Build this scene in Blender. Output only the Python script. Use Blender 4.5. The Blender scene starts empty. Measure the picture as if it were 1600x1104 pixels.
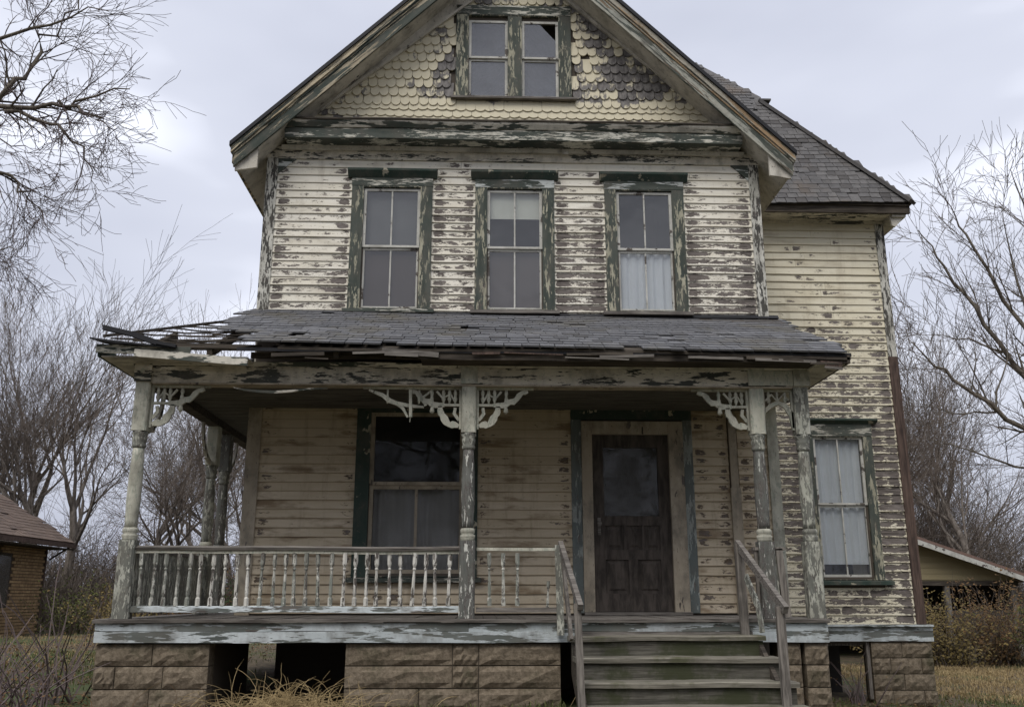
import bpy, math, random
from mathutils import Vector, Matrix, noise as mn
R = math.radians
random.seed(7)
sc = bpy.context.scene
COL = sc.collection

# ------------------------------------------------------------------ camera, sky, sun, exposure
cam = bpy.data.cameras.new('camera')
cam.sensor_width = 36.0
cam.lens = 36.0 * 1450 / 1600
cam.clip_start = 0.05
cam.clip_end = 3000
co = bpy.data.objects.new('camera', cam)
COL.objects.link(co)
co.location = (0, -11, 1.6)
co.rotation_euler = (R(90 + 14.68), 0, R(-1.96))
sc.camera = co

SUN_EL, SUN_AZ = R(52), R(204)          # azimuth measured from +Y clockwise
world = bpy.data.worlds.new('World')
sc.world = world
world.use_nodes = True
wt = world.node_tree
wt.nodes.clear()
def wn(t): return wt.nodes.new(t)
sky = wn('ShaderNodeTexSky'); sky.sky_type = 'NISHITA'; sky.sun_disc = False
sky.sun_elevation = SUN_EL; sky.sun_rotation = SUN_AZ; sky.air_density = 1.4; sky.dust_density = 3.0
tc = wn('ShaderNodeTexCoord')
mp = wn('ShaderNodeMapping'); mp.inputs['Scale'].default_value = (1.0, 1.0, 2.6)
wt.links.new(tc.outputs['Generated'], mp.inputs['Vector'])
nz = wn('ShaderNodeTexNoise'); nz.inputs['Scale'].default_value = 1.7; nz.inputs['Detail'].default_value = 4
nz.inputs['Roughness'].default_value = .48
wt.links.new(mp.outputs['Vector'], nz.inputs['Vector'])
sep = wn('ShaderNodeSeparateXYZ'); wt.links.new(tc.outputs['Generated'], sep.inputs[0])
el = wn('ShaderNodeMapRange'); el.inputs[1].default_value = 0.0; el.inputs[2].default_value = .85
el.inputs[3].default_value = .06; el.inputs[4].default_value = .86
wt.links.new(sep.outputs['Z'], el.inputs[0])
nm = wn('ShaderNodeMapRange'); nm.inputs[1].default_value = .33; nm.inputs[2].default_value = .67
nm.inputs[3].default_value = -.42; nm.inputs[4].default_value = .34
wt.links.new(nz.outputs['Fac'], nm.inputs[0])
ad = wn('ShaderNodeMath'); ad.operation = 'ADD'; ad.use_clamp = True
wt.links.new(el.outputs[0], ad.inputs[0]); wt.links.new(nm.outputs[0], ad.inputs[1])
rp = wn('ShaderNodeValToRGB')
rp.color_ramp.elements[0].position = 0; rp.color_ramp.elements[0].color = (4.4, 4.65, 5.6, 1)
rp.color_ramp.elements[1].position = 1; rp.color_ramp.elements[1].color = (11.2, 11.5, 12.6, 1)
e_ = rp.color_ramp.elements.new(.56); e_.color = (5.9, 6.15, 7.1, 1)
wt.links.new(ad.outputs[0], rp.inputs[0])
mx = wn('ShaderNodeMix'); mx.data_type = 'RGBA'; mx.inputs[0].default_value = .94
wt.links.new(sky.outputs[0], mx.inputs[6]); wt.links.new(rp.outputs[0], mx.inputs[7])
bg = wn('ShaderNodeBackground'); bg.inputs['Strength'].default_value = .1
wt.links.new(mx.outputs[2], bg.inputs['Color'])
wo = wn('ShaderNodeOutputWorld'); wt.links.new(bg.outputs[0], wo.inputs[0])

sl = bpy.data.lights.new('sun', 'SUN'); sl.energy = 1.5; sl.angle = R(35); sl.color = (1, .965, .91)
so = bpy.data.objects.new('sun', sl); COL.objects.link(so)
sd = Vector((math.sin(SUN_AZ) * math.cos(SUN_EL), math.cos(SUN_AZ) * math.cos(SUN_EL), math.sin(SUN_EL)))
so.rotation_euler = (-sd).to_track_quat('-Z', 'Y').to_euler()
so.location = sd * 40

sc.view_settings.view_transform = 'Standard'
sc.view_settings.look = 'None'
sc.view_settings.exposure = 0.36
sc.view_settings.gamma = 1.0
sc.view_settings.use_curve_mapping = False
sc.cycles.max_bounces = 5; sc.cycles.diffuse_bounces = 3; sc.cycles.glossy_bounces = 2; sc.cycles.transparent_max_bounces = 8

# ------------------------------------------------------------------ mesh helpers
class MB:
    def __init__(s): s.v = []; s.f = []; s.a = []
    def add(s, vs, fs, at=None):
        b = len(s.v); s.v += [tuple(q) for q in vs]; s.f += [tuple(i + b for i in q) for q in fs]
        if at: s.a += at
        return s
    def box(s, x0, x1, y0, y1, z0, z1):
        return s.add([(x0,y0,z0),(x1,y0,z0),(x1,y1,z0),(x0,y1,z0),(x0,y0,z1),(x1,y0,z1),(x1,y1,z1),(x0,y1,z1)],
                     [(0,3,2,1),(4,5,6,7),(0,1,5,4),(1,2,6,5),(2,3,7,6),(3,0,4,7)])
    def bar(s, p, q, w, h, upv=(0,0,1)):           # box beam from p to q, width w, height h
        p, q = Vector(p), Vector(q); d = (q - p).normalized(); u = Vector(upv)
        sd_ = d.cross(u).normalized(); u = sd_.cross(d).normalized()
        vs = []
        for c in (p, q):
            for a, b in ((-1,-1),(1,-1),(1,1),(-1,1)): vs.append(c + sd_ * (a*w/2) + u * (b*h/2))
        return s.add(vs, [(0,3,2,1),(4,5,6,7),(0,1,5,4),(1,2,6,5),(2,3,7,6),(3,0,4,7)])
    def prism(s, poly, y0, y1):                    # polygon in x,z extruded along y
        n = len(poly)
        vs = [(x, y0, z) for x, z in poly] + [(x, y1, z) for x, z in poly]
        fs = [tuple(range(n)), tuple(range(2*n - 1, n - 1, -1))]
        for i in range(n): j = (i + 1) % n; fs.append((j, i, i + n, j + n))
        return s.add(vs, fs)
    def prof(s, poly, x0, x1, n=1, wob=0, seed=0): # polygon in y,z extruded along x
        m = len(poly); vs = []; fs = []
        for k in range(n + 1):
            x = x0 + (x1 - x0) * k / n
            dz = wob * mn.noise((x * 1.3, seed * 3.1, .5)) if wob else 0
            vs += [(x, y, z + dz) for y, z in poly]
        for k in range(n):
            for i in range(m):
                j = (i + 1) % m; fs.append((k*m + i, k*m + j, (k+1)*m + j, (k+1)*m + i))
        fs.append(tuple(range(m - 1, -1, -1))); fs.append(tuple(n*m + i for i in range(m)))
        return s.add(vs, fs)
    def tube(s, pts, rad, sides=6, cap=True):
        pts = [Vector(p) for p in pts]; n = len(pts); vs = []; fs = []
        for i, p in enumerate(pts):
            d = (pts[min(i+1, n-1)] - pts[max(i-1, 0)])
            d = d.normalized() if d.length > 1e-9 else Vector((0,0,1))
            a = Vector((0,0,1)) if abs(d.z) < .9 else Vector((1,0,0))
            u = d.cross(a).normalized(); w = d.cross(u)
            r = rad[i] if isinstance(rad, (list, tuple)) else rad
            for k in range(sides):
                t = 2 * math.pi * k / sides
                vs.append(p + u * (r * math.cos(t)) + w * (r * math.sin(t)))
        for i in range(n - 1):
            for k in range(sides):
                j = (k + 1) % sides
                fs.append((i*sides + k, i*sides + j, (i+1)*sides + j, (i+1)*sides + k))
        if cap: fs.append(tuple(range(sides - 1, -1, -1))); fs.append(tuple((n-1)*sides + k for k in range(sides)))
        return s.add(vs, fs)
    def lathe(s, prof, cx=0, cy=0, sides=10):      # prof: (r, z)
        vs = []; fs = []; n = len(prof)
        for r, z in prof:
            for k in range(sides):
                t = 2 * math.pi * (k + .5) / sides
                vs.append((cx + r * math.cos(t), cy + r * math.sin(t), z))
        for i in range(n - 1):
            for k in range(sides):
                j = (k + 1) % sides
                fs.append((i*sides + k, i*sides + j, (i+1)*sides + j, (i+1)*sides + k))
        fs.append(tuple(range(sides - 1, -1, -1))); fs.append(tuple((n-1)*sides + k for k in range(sides)))
        return s.add(vs, fs)
    def strip(s, pts, w, y0, y1):                  # flat sawn ribbon following x,z points
        n = len(pts); vs = []; fs = []
        for i in range(n):
            a = Vector(pts[max(i-1, 0)]); b = Vector(pts[min(i+1, n-1)]); d = (b - a).normalized()
            nx, nz_ = -d.y, d.x; x, z = pts[i]
            ww = w[i] if isinstance(w, (list, tuple)) else w
            for sg in (-.5, .5):
                for y in (y0, y1): vs.append((x + nx*ww*sg, y, z + nz_*ww*sg))
        for i in range(n - 1):
            a = i*4; b = a + 4
            fs += [(a, a+2, b+2, b), (a+1, b+1, b+3, a+3), (a, b, b+1, a+1), (a+2, a+3, b+3, b+2)]
        fs += [(0, 1, 3, 2), ((n-1)*4, (n-1)*4+2, (n-1)*4+3, (n-1)*4+1)]
        return s.add(vs, fs)
    def mesh(s, name, org=(0,0,0), smooth=False):
        me = bpy.data.meshes.new(name)
        ox, oy, oz = org
        me.from_pydata([(x-ox, y-oy, z-oz) for x, y, z in s.v], [], s.f)
        if s.a:
            at = me.attributes.new('wear', 'FLOAT_COLOR', 'POINT')
            at.data.foreach_set('color', [c for q in s.a for c in q])
        if smooth: me.polygons.foreach_set('use_smooth', [True] * len(me.polygons))
        me.update()
        return me

WL = {}
def wl(o): return WL[o.name] if o is not None else Vector((0,0,0))
def link(name, data, loc, parent=None, rot=None):
    o = bpy.data.objects.new(name, data); COL.objects.link(o)
    loc = Vector(loc); WL[o.name] = loc
    if parent is not None: o.parent = parent
    o.location = loc - wl(parent)
    if rot: o.rotation_euler = rot
    return o
def obj(name, mb, mat, parent=None, smooth=False, kind=None):
    xs = [q[0] for q in mb.v]; ys = [q[1] for q in mb.v]; zs = [q[2] for q in mb.v]
    org = ((min(xs)+max(xs))/2, (min(ys)+max(ys))/2, min(zs))
    me = mb.mesh(name, org, smooth); me.materials.append(mat)
    o = link(name, me, org, parent)
    if kind: o['kind'] = kind
    return o
def thing(name, loc, label, cat, group=None):
    o = link(name, None, loc); tag(o, label, cat, group); return o
def tag(o, label, cat=None, group=None, kind=None):
    o['label'] = label
    if cat: o['category'] = cat
    if group: o['group'] = group
    if kind: o['kind'] = kind
    return o

# ------------------------------------------------------------------ material helpers
class NG:
    def __init__(s, name):
        s.m = bpy.data.materials.new(name); s.m.use_nodes = True; s.t = s.m.node_tree; s.t.nodes.clear()
        s._pos = None; s._rnd = None
    def put(s, sock, v):
        if hasattr(v, 'is_output'): s.t.links.new(v, sock)
        else:
            if isinstance(v, (tuple, list)) and sock.type == 'RGBA' and len(v) == 3: v = (*v, 1)
            sock.default_value = v
    def node(s, t, **k):
        n = s.t.nodes.new(t)
        for a, b in k.items(): setattr(n, a, b)
        return n
    @property
    def pos(s):
        if s._pos is None: s._pos = s.node('ShaderNodeNewGeometry').outputs['Position']
        return s._pos
    @property
    def rnd(s):
        if s._rnd is None: s._rnd = s.node('ShaderNodeObjectInfo').outputs['Random']
        return s._rnd
    def math(s, op, a, b=0.0, clamp=False):
        n = s.node('ShaderNodeMath', operation=op, use_clamp=clamp); s.put(n.inputs[0], a); s.put(n.inputs[1], b); return n.outputs[0]
    def scale(s, v, sc_):
        n = s.node('ShaderNodeVectorMath', operation='MULTIPLY'); s.put(n.inputs[0], v); s.put(n.inputs[1], sc_); return n.outputs[0]
    def noise(s, v, scale=1.0, detail=4, rough=.55, w=None, dist=0):
        if w is not None:
            k = s.node('ShaderNodeVectorMath', operation='MULTIPLY_ADD'); s.put(k.inputs[0], w); k.inputs[1].default_value = (3.7, 5.3, 2.9); s.put(k.inputs[2], v); v = k.outputs[0]
        n = s.node('ShaderNodeTexNoise'); s.put(n.inputs['Vector'], v)
        n.inputs['Scale'].default_value = scale; n.inputs['Detail'].default_value = detail; n.inputs['Roughness'].default_value = rough
        n.inputs['Distortion'].default_value = dist
        return n.outputs['Fac']
    def step(s, v, a, b, c=0.0, d=1.0, smooth=True):
        n = s.node('ShaderNodeMapRange', interpolation_type='SMOOTHSTEP' if smooth else 'LINEAR')
        for i, q in enumerate((v, a, b, c, d)): s.put(n.inputs[i], q)
        return n.outputs[0]
    def mix(s, f, a, b, mode='MIX'):
        n = s.node('ShaderNodeMix', data_type='RGBA', blend_type=mode)
        s.put(n.inputs[0], f); s.put(n.inputs[6], a); s.put(n.inputs[7], b); return n.outputs[2]
    def attr(s, name, out='Color'):
        return s.node('ShaderNodeAttribute', attribute_name=name).outputs[out]
    def out(s, col, rough=.8, bump=None, bstr=.4, bdist=.004, spec=.25, metallic=0):
        p = s.node('ShaderNodeBsdfPrincipled')
        s.put(p.inputs['Base Color'], col); s.put(p.inputs['Roughness'], rough); p.inputs['Specular IOR Level'].default_value = spec
        p.inputs['Metallic'].default_value = metallic
        if bump is not None:
            b = s.node('ShaderNodeBump'); b.inputs['Strength'].default_value = bstr; b.inputs['Distance'].default_value = bdist
            s.put(b.inputs['Height'], bump); s.t.links.new(b.outputs[0], p.inputs['Normal'])
        o = s.node('ShaderNodeOutputMaterial'); s.t.links.new(p.outputs[0], o.inputs[0])
        return s.m

BARE_A, BARE_B = (.175, .150, .132), (.052, .044, .038)
def clap_mat(name, paint_a, paint_b, grime, bare_a=BARE_A, bare_b=BARE_B, dirt=.5):
    g = NG(name)
    w = g.math('MULTIPLY', g.rnd, 41.0)
    sx = g.node('ShaderNodeSeparateColor'); g.t.links.new(g.attr('wear'), sx.inputs[0])
    dl, pe, v = sx.outputs[0], sx.outputs[1], sx.outputs[2]
    n1 = g.noise(g.scale(g.pos, (6.0, 6.0, 17)), 1, 4, .66, w)
    n2 = g.noise(g.scale(g.pos, (26, 26, 62)), 1, 3, .7, w)
    n = g.math('ADD', g.math('MULTIPLY', n1, .68), g.math('MULTIPLY', n2, .32))
    e1 = g.step(dl, 0.0, .045, -.10, .115)
    e2 = g.step(dl, .07, .22, 0.0, .115)
    vary = g.math('ADD', g.math('FRACT', g.math('MULTIPLY', g.rnd, 7.31)), .35)
    end = g.math('MULTIPLY', g.math('SUBTRACT', e1, e2), vary)
    run = g.step(dl, .1, .6, .02, 0.0)
    band = g.math('SUBTRACT', g.step(v, .03, .26, -.16, .02), g.step(v, .62, .92, 0.0, .17))
    b = g.math('ADD', g.math('ADD', end, run), g.math('ADD', pe, band))
    m = g.step(g.math('ADD', n, b), .615, .632)
    # fine flaking specks
    n3 = g.noise(g.scale(g.pos, (26, 26, 90)), 1, 3, .6, w)
    m2 = g.step(g.math('ADD', n3, g.math('MULTIPLY', pe, .8)), .70, .72)
    m = g.math('MAXIMUM', m, m2)
    grain = g.noise(g.scale(g.pos, (5, 5, 160)), 1, 4, .6, w)
    bare = g.mix(g.step(grain, .35, .68), bare_b, bare_a)
    bare = g.mix(g.step(n1, .45, .75), bare, (.19, .165, .15))
    tone = g.noise(g.scale(g.pos, (1.1, 1.1, 5)), 1, 4, .6, w)
    paint = g.mix(g.step(tone, .3, .7), paint_a, paint_b)
    paint = g.mix(g.step(g.rnd, 0, 1, 0, .25), paint, paint_b)
    st = g.noise(g.scale(g.pos, (7, 7, .9)), 1, 5, .65)
    paint = g.mix(g.step(st, .5, .78, 0, .55), paint, grime)
    sm = g.noise(g.scale(g.pos, (1.6, 1.6, 6.0)), 1, 5, .6, w)
    paint = g.mix(g.step(sm, .50, .70, 0, dirt), paint, grime)
    # grubby edge round each flaked patch
    rim = g.math('SUBTRACT', g.step(g.math('ADD', n, b), .57, .62), m, True)
    paint = g.mix(g.math('MULTIPLY', rim, .45), paint, grime)
    paint = g.mix(g.step(v, .0, .10, .45, 0), paint, grime)  # lap shadow line deepened in the paint along each board's lower edge
    col = g.mix(m, paint, bare)
    h = g.math('ADD', g.math('MULTIPLY', m, -1.0), g.math('MULTIPLY', grain, .25))
    return g.out(col, .78, h, .7, .003, .2)

def paint_mat(name, coats, bare_a=BARE_A, bare_b=BARE_B, st=(1.3, 6, 9), grime=(.12, .11, .09), gr=.4, fine=.3, tilt=0):
    """coats from the lowest upward: (colour, colour2, threshold) - lower threshold = covers more"""
    g = NG(name)
    w = g.math('MULTIPLY', g.rnd, 23.0)
    if tilt:
        vr = g.node('ShaderNodeVectorRotate', rotation_type='Y_AXIS'); g.put(vr.inputs['Vector'], g.pos); vr.inputs['Angle'].default_value = R(tilt); g._pos = vr.outputs[0]
    gs = tuple(q * (1 if q < 3 else 11) for q in st)
    grain = g.noise(g.scale(g.pos, gs), 1, 4, .6)
    col = g.mix(g.step(grain, .35, .68), bare_b, bare_a)
    h = g.math('MULTIPLY', grain, .3)
    for i, (c1, c2, th) in enumerate(coats):
        n1 = g.noise(g.scale(g.pos, st), 1 + .25 * i, 4, .6, g.math('ADD', w, 5.3 * i))
        n2 = g.noise(g.scale(g.pos, tuple(q * 4 for q in st)), 1, 4, .65, g.math('ADD', w, 3.1 * i))
        n = g.math('ADD', g.math('MULTIPLY', n1, 1 - fine), g.math('MULTIPLY', n2, fine))
        m = g.step(n, th - .012, th + .014)
        tone = g.noise(g.scale(g.pos, tuple(q * .8 for q in st)), 1, 4, .6, g.math('ADD', w, 9.7))
        col = g.mix(m, col, g.mix(g.step(tone, .32, .68), c1, c2))
        h = g.math('ADD', h, g.math('MULTIPLY', m, 1.0))
    chip = g.noise(g.scale(g.pos, tuple(q * 9 for q in st)), 1, 3, .7, w)
    col = g.mix(g.step(chip, .635, .67, 0, .85), col, g.mix(grain, bare_b, bare_a))
    s2 = g.noise(g.scale(g.pos, (5, 5, 3)), 1, 4, .65, w)
    col = g.mix(g.step(s2, .42, .72, 0, gr + .15), col, grime)
    return g.out(col, .75, h, .65, .003, .22)

CREAM, CREAM2 = (.72, .665, .535), (.62, .555, .425)
GREEN, GREEN2 = (.046, .057, .047), (.080, .090, .076)
M = {}
M['clap'] = clap_mat('cream_clapboard_paint', (.76, .725, .635), (.69, .645, .53), (.40, .36, .29))
M['clap_wing'] = clap_mat('yellowed_clapboard_paint', (.71, .665, .53), (.64, .585, .44), (.38, .325, .235))
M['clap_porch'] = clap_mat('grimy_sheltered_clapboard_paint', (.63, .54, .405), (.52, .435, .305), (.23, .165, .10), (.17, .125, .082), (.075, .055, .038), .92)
M['white_trim_v'] = paint_mat('white_trim_upright', [((.05, .05, .045), (.08, .075, .065), .42), ((.62, .60, .53), (.50, .49, .43), .49)], st=(12, 12, 2.6), fine=.5)
M['white_trim_h'] = paint_mat('white_trim_level', [(GREEN, GREEN2, .35), ((.66, .62, .53), (.55, .52, .44), .475)], st=(1.5, 6, 8))
M['frieze'] = paint_mat('frieze_paint', [((.045, .05, .044), (.07, .072, .062), .35), ((.66, .61, .50), (.56, .51, .41), .468)], st=(1.9, 6, 9), fine=.42)
M['green_v'] = paint_mat('green_trim_upright', [((.40, .38, .285), (.32, .305, .225), .42), (GREEN, GREEN2, .465)], st=(11, 11, 2.0), fine=.45)
M['green_h'] = paint_mat('green_trim_level', [((.62, .60, .52), (.50, .48, .40), .40), (GREEN, GREEN2, .46)], st=(2.2, 6, 16), fine=.42)
M['green_solid'] = paint_mat('dark_green_trim', [((.45, .42, .33), (.38, .35, .26), .40), ((.032, .052, .042), (.05, .07, .058), .40)], st=(4, 4, 3))
M['mixed_head'] = paint_mat('worn_head_board', [(GREEN, GREEN2, .35), ((.55, .57, .54), (.44, .47, .45), .50)], st=(1.2, 6, 9))
M['rake'] = paint_mat('rake_moulding_paint', [((.56, .49, .35), (.46, .36, .22), .43), (GREEN, GREEN2, .50)], bare_a=(.30, .21, .12), bare_b=(.14, .10, .065), st=(.9, 9, 16), fine=.4, tilt=44.6)
M['rake_bare'] = paint_mat('bare_rake_wood', [((.40, .37, .30), (.30, .28, .23), .47), (GREEN, GREEN2, .57)], bare_a=(.46, .31, .165), bare_b=(.24, .165, .10), st=(.9, 9, 16), fine=.4, tilt=-44.6)
M['rake_green_l'] = paint_mat('green_rake_board', [((.42, .37, .27), (.33, .27, .18), .40), (GREEN, GREEN2, .46)], bare_a=(.22, .165, .11), st=(.9, 9, 14), fine=.4, tilt=44.6)
M['rake_green_r'] = paint_mat('grey_green_rake_board', [((.30, .31, .27), (.38, .37, .31), .42), (GREEN, GREEN2, .51)], bare_a=(.26, .19, .12), st=(.9, 9, 14), fine=.4, tilt=-44.6)
M['soffit'] = paint_mat('dingy_soffit_paint', [((.60, .565, .49), (.50, .465, .39), .36)], st=(3, 5, 3), gr=.45)
M['sash'] = paint_mat('grey_white_sash', [((.56, .55, .50), (.46, .45, .40), .42)], st=(6, 6, 6), gr=.25)
M['grey_post'] = paint_mat('grey_weathered_post', [((.14, .143, .122), (.20, .20, .17), .44), ((.50, .495, .42), (.40, .40, .33), .52)], bare_a=(.21, .19, .165), bare_b=(.085, .078, .068), st=(17, 17, 4.5), fine=.45)
M['pale_post'] = paint_mat('pale_painted_post', [((.34, .36, .29), (.42, .43, .35), .38), ((.55, .535, .44), (.45, .44, .355), .45)], bare_a=(.2, .18, .15), st=(15, 15, 5), fine=.45)
M['dark_post'] = paint_mat('mostly_bare_post', [((.105, .108, .095), (.165, .165, .148), .48), ((.66, .65, .58), (.52, .52, .46), .565)], bare_a=(.17, .155, .14), bare_b=(.07, .062, .057), st=(20, 20, 4), fine=.45)
M['baluster_w'] = paint_mat('white_baluster_paint', [((.64, .62, .56), (.54, .52, .46), .46)], bare_a=(.2, .18, .16), st=(20, 20, 6))
M['baluster_g'] = paint_mat('worn_baluster_paint', [((.22, .235, .20), (.30, .30, .26), .47), ((.60, .59, .52), (.50, .49, .43), .535)], bare_a=(.23, .21, .18), st=(18, 18, 6))
M['skirt'] = paint_mat('blue_white_skirt_paint', [((.09, .10, .09), (.16, .17, .155), .42), ((.56, .60, .60), (.45, .49, .49), .485)], bare_a=(.2, .18, .16), st=(1.3, 6, 9))
M['bluegreen'] = paint_mat('blue_green_door_board', [((.28, .31, .29), (.36, .38, .35), .42), ((.115, .135, .13), (.16, .18, .17), .48)], st=(8, 8, 1.6))
M['tan_frame'] = paint_mat('tan_door_frame', [((.44, .38, .29), (.35, .295, .22), .38)], st=(8, 8, 2), gr=.5)

def wood_mat(name, a, b, st, moss=None, mth=.5):
    g = NG(name)
    gr = g.noise(g.scale(g.pos, st), 1, 5, .65, g.math('MULTIPLY', g.rnd, 31.0), .3)
    col = g.mix(g.step(gr, .32, .68), b, a)
    blot = g.noise(g.pos, 3.0, 4, .6)
    col = g.mix(g.step(blot, .5, .75, 0, .5), col, tuple(q * .5 for q in b))
    if moss:
        ms = g.noise(g.pos, 2.3, 6, .65)
        col = g.mix(g.step(ms, mth - .06, mth + .1, 0, .85), col, moss)
    return g.out(col, .85, gr, .5, .004, .15)
M['old_wood'] = wood_mat('grey_old_wood', (.23, .21, .185), (.085, .075, .066), (3, 30, 60))
M['old_wood_v'] = wood_mat('grey_old_post_wood', (.25, .225, .195), (.09, .08, .07), (45, 45, 3))
M['step_wood'] = wood_mat('mossy_step_wood', (.15, .14, .115), (.058, .054, .044), (2.5, 28, 50), (.045, .05, .024), .47)
M['tread_wood'] = wood_mat('worn_tread_wood', (.25, .23, .185), (.10, .092, .073), (2.5, 28, 50), (.08, .082, .043), .54)
M['dark_wood'] = wood_mat('dark_rotten_wood', (.105, .088, .07), (.032, .027, .022), (2.5, 24, 40))
M['brown_bare'] = wood_mat('brown_bare_corner_wood', (.13, .090, .072), (.05, .036, .031), (40, 40, 2.5))
M['ceiling_wood'] = wood_mat('porch_ceiling_boards', (.16, .15, .125), (.07, .065, .055), (2, 30, 30))
M['door_wood'] = wood_mat('dark_varnished_door', (.105, .088, .075), (.044, .038, .033), (14, 14, 3))
M['interior'] = NG('dark_interior').out((.06, .055, .05), .9)
M['sheath'] = NG('wall_sheathing').out((.09, .075, .06), .9)

def tile_mat(name, cols, lichen, lth=.62):
    g = NG(name)
    col = g.mix(g.step(g.rnd, 0, .55, smooth=False), cols[0], cols[1])
    col = g.mix(g.step(g.rnd, .62, 1, smooth=False), col, cols[2])
    n = g.noise(g.pos, 14, 5, .65, g.math('MULTIPLY', g.rnd, 17.0))
    col = g.mix(g.step(n, .35, .75, 0, .55), col, tuple(q * .5 for q in cols[0]))
    big = g.noise(g.pos, 1.3, 5, .6)
    col = g.mix(g.step(big, lth - .1, lth + .12, 0, .7), col, lichen)
    return g.out(col, .72, n, .4, .004, .3)
M['slate'] = tile_mat('grey_porch_shingle', [(.115, .117, .125), (.175, .175, .182), (.085, .083, .085)], (.135, .12, .085), .58)
M['wing_tile'] = tile_mat('brown_grey_wing_shingle', [(.088, .084, .082), (.135, .128, .122), (.058, .052, .048)], (.12, .092, .068), .60)
M['tar'] = NG('black_tar_felt').out((.018, .018, .02), .6)

def scale_mat():
    g = NG('fish_scale_shingle_paint')
    w = g.math('MULTIPLY', g.rnd, 29.0)
    n = g.noise(g.scale(g.pos, (22, 22, 9)), 1, 5, .65, w)
    sp = g.node('ShaderNodeSeparateXYZ'); g.t.links.new(g.pos, sp.inputs[0])
    big = g.noise(g.pos, 1.25, 4, .6)
    # weather has stripped the courses above the three lowest ones, most of all beside the window on the right
    right = g.step(sp.outputs['X'], .9, 1.5, 0, .09)
    hz = g.step(sp.outputs['Z'], 7.86, 7.95, -.14, .0)
    t = g.math('ADD', g.math('ADD', big, right), hz)
    t = g.math('ADD', t, g.math('MULTIPLY', g.math('SUBTRACT', g.rnd, .5), .24))
    t = g.math('ADD', t, g.math('MULTIPLY', g.math('SUBTRACT', n, .5), .42))
    bare = g.mix(g.step(n, .3, .7), (.085, .078, .076), (.23, .215, .20))
    paint = g.mix(n, (.66, .61, .46), (.56, .50, .355))
    col = g.mix(g.step(t, .535, .60), paint, bare)
    return g.out(col, .8, n, .4, .003, .2)
M['fish'] = scale_mat()

def glass_mat(name, dust_sheen, dcol, refl=1.0, ior=1.35):
    g = NG(name)
    tr = g.node('ShaderNodeBsdfTransparent'); tr.inputs[0].default_value = (.955, .965, .96, 1)
    gl = g.node('ShaderNodeBsdfGlossy'); gl.inputs['Roughness'].default_value = .06; gl.inputs[0].default_value = (refl, refl, refl, 1)
    wv = g.noise(g.pos, 2.2, 2, .5)
    b = g.node('ShaderNodeBump'); b.inputs['Strength'].default_value = .25; b.inputs['Distance'].default_value = .02
    g.t.links.new(wv, b.inputs['Height']); g.t.links.new(b.outputs[0], gl.inputs['Normal'])
    lw = g.node('ShaderNodeLayerWeight'); r0 = ((ior - 1) / (ior + 1)) ** 2 * 2      # both faces of the pane reflect; taken once, on the outside
    fz = g.math('ADD', g.math('MULTIPLY', g.math('POWER', lw.outputs['Facing'], 4.0), .7), r0, True)
    front = g.math('SUBTRACT', 1.0, g.node('ShaderNodeNewGeometry').outputs['Backfacing'])
    fz = g.math('MULTIPLY', fz, front)
    m1 = g.node('ShaderNodeMixShader'); g.t.links.new(fz, m1.inputs[0]); g.t.links.new(tr.outputs[0], m1.inputs[1]); g.t.links.new(gl.outputs[0], m1.inputs[2])
    df = g.node('ShaderNodeBsdfDiffuse'); df.inputs[0].default_value = (*dcol, 1)
    dn = g.noise(g.pos, 3.5, 5, .65)
    fac = g.step(dn, .25, .8, dust_sheen * .75, dust_sheen * 1.25)  # dust plus grey sky reflection put into the pane's colour, strongest on the attic
    m2 = g.node('ShaderNodeMixShader'); g.put(m2.inputs[0], fac); g.t.links.new(m1.outputs[0], m2.inputs[1]); g.t.links.new(df.outputs[0], m2.inputs[2])
    o = g.node('ShaderNodeOutputMaterial'); g.t.links.new(m2.outputs[0], o.inputs[0])
    return g.m
M['glass_up'] = glass_mat('dusty_upper_glass', .05, (.27, .27, .285), 1, 1.5)
M['glass_attic'] = glass_mat('grey_attic_glass', .34, (.27, .28, .31), 1, 1.5)
M['glass_low'] = glass_mat('porch_window_glass', .05, (.2, .2, .2), 1, 1.3)
M['glass_wing'] = glass_mat('wing_window_glass', .05, (.3, .31, .34), 1, 1.4)
def cloth(name, c):
    g = NG(name); n = g.noise(g.scale(g.pos, (9, 9, 1.2)), 1, 4, .6)
    return g.out(g.mix(n, tuple(q * .72 for q in c), c), .9, spec=.05)
M['curtain'] = cloth('white_curtain', (.60, .62, .65))
M['curtain_grey'] = cloth('grey_curtain', (.30, .285, .27))
M['brown_blind'] = cloth('brown_paper_blind', (.075, .058, .05)); M['grey_blind'] = cloth('grey_screen', (.13, .13, .13))
M['blind'] = cloth('cream_blind', (.60, .60, .53))

def stone_mat(name, a, b, moss=(.045, .045, .024)):
    g = NG(name)
    n = g.noise(g.pos, 22, 6, .75)
    col = g.mix(g.step(n, .3, .72), b, a)
    big = g.noise(g.pos, 2.4, 5, .65)
    col = g.mix(g.step(big, .5, .7, 0, .7), col, moss)
    return g.out(col, .92, n, .8, .012, .15)
M['block'] = stone_mat('rock_faced_block', (.25, .203, .147), (.108, .086, .060))
M['mortar'] = NG('block_mortar').out((.09, .075, .058), .95)

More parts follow.
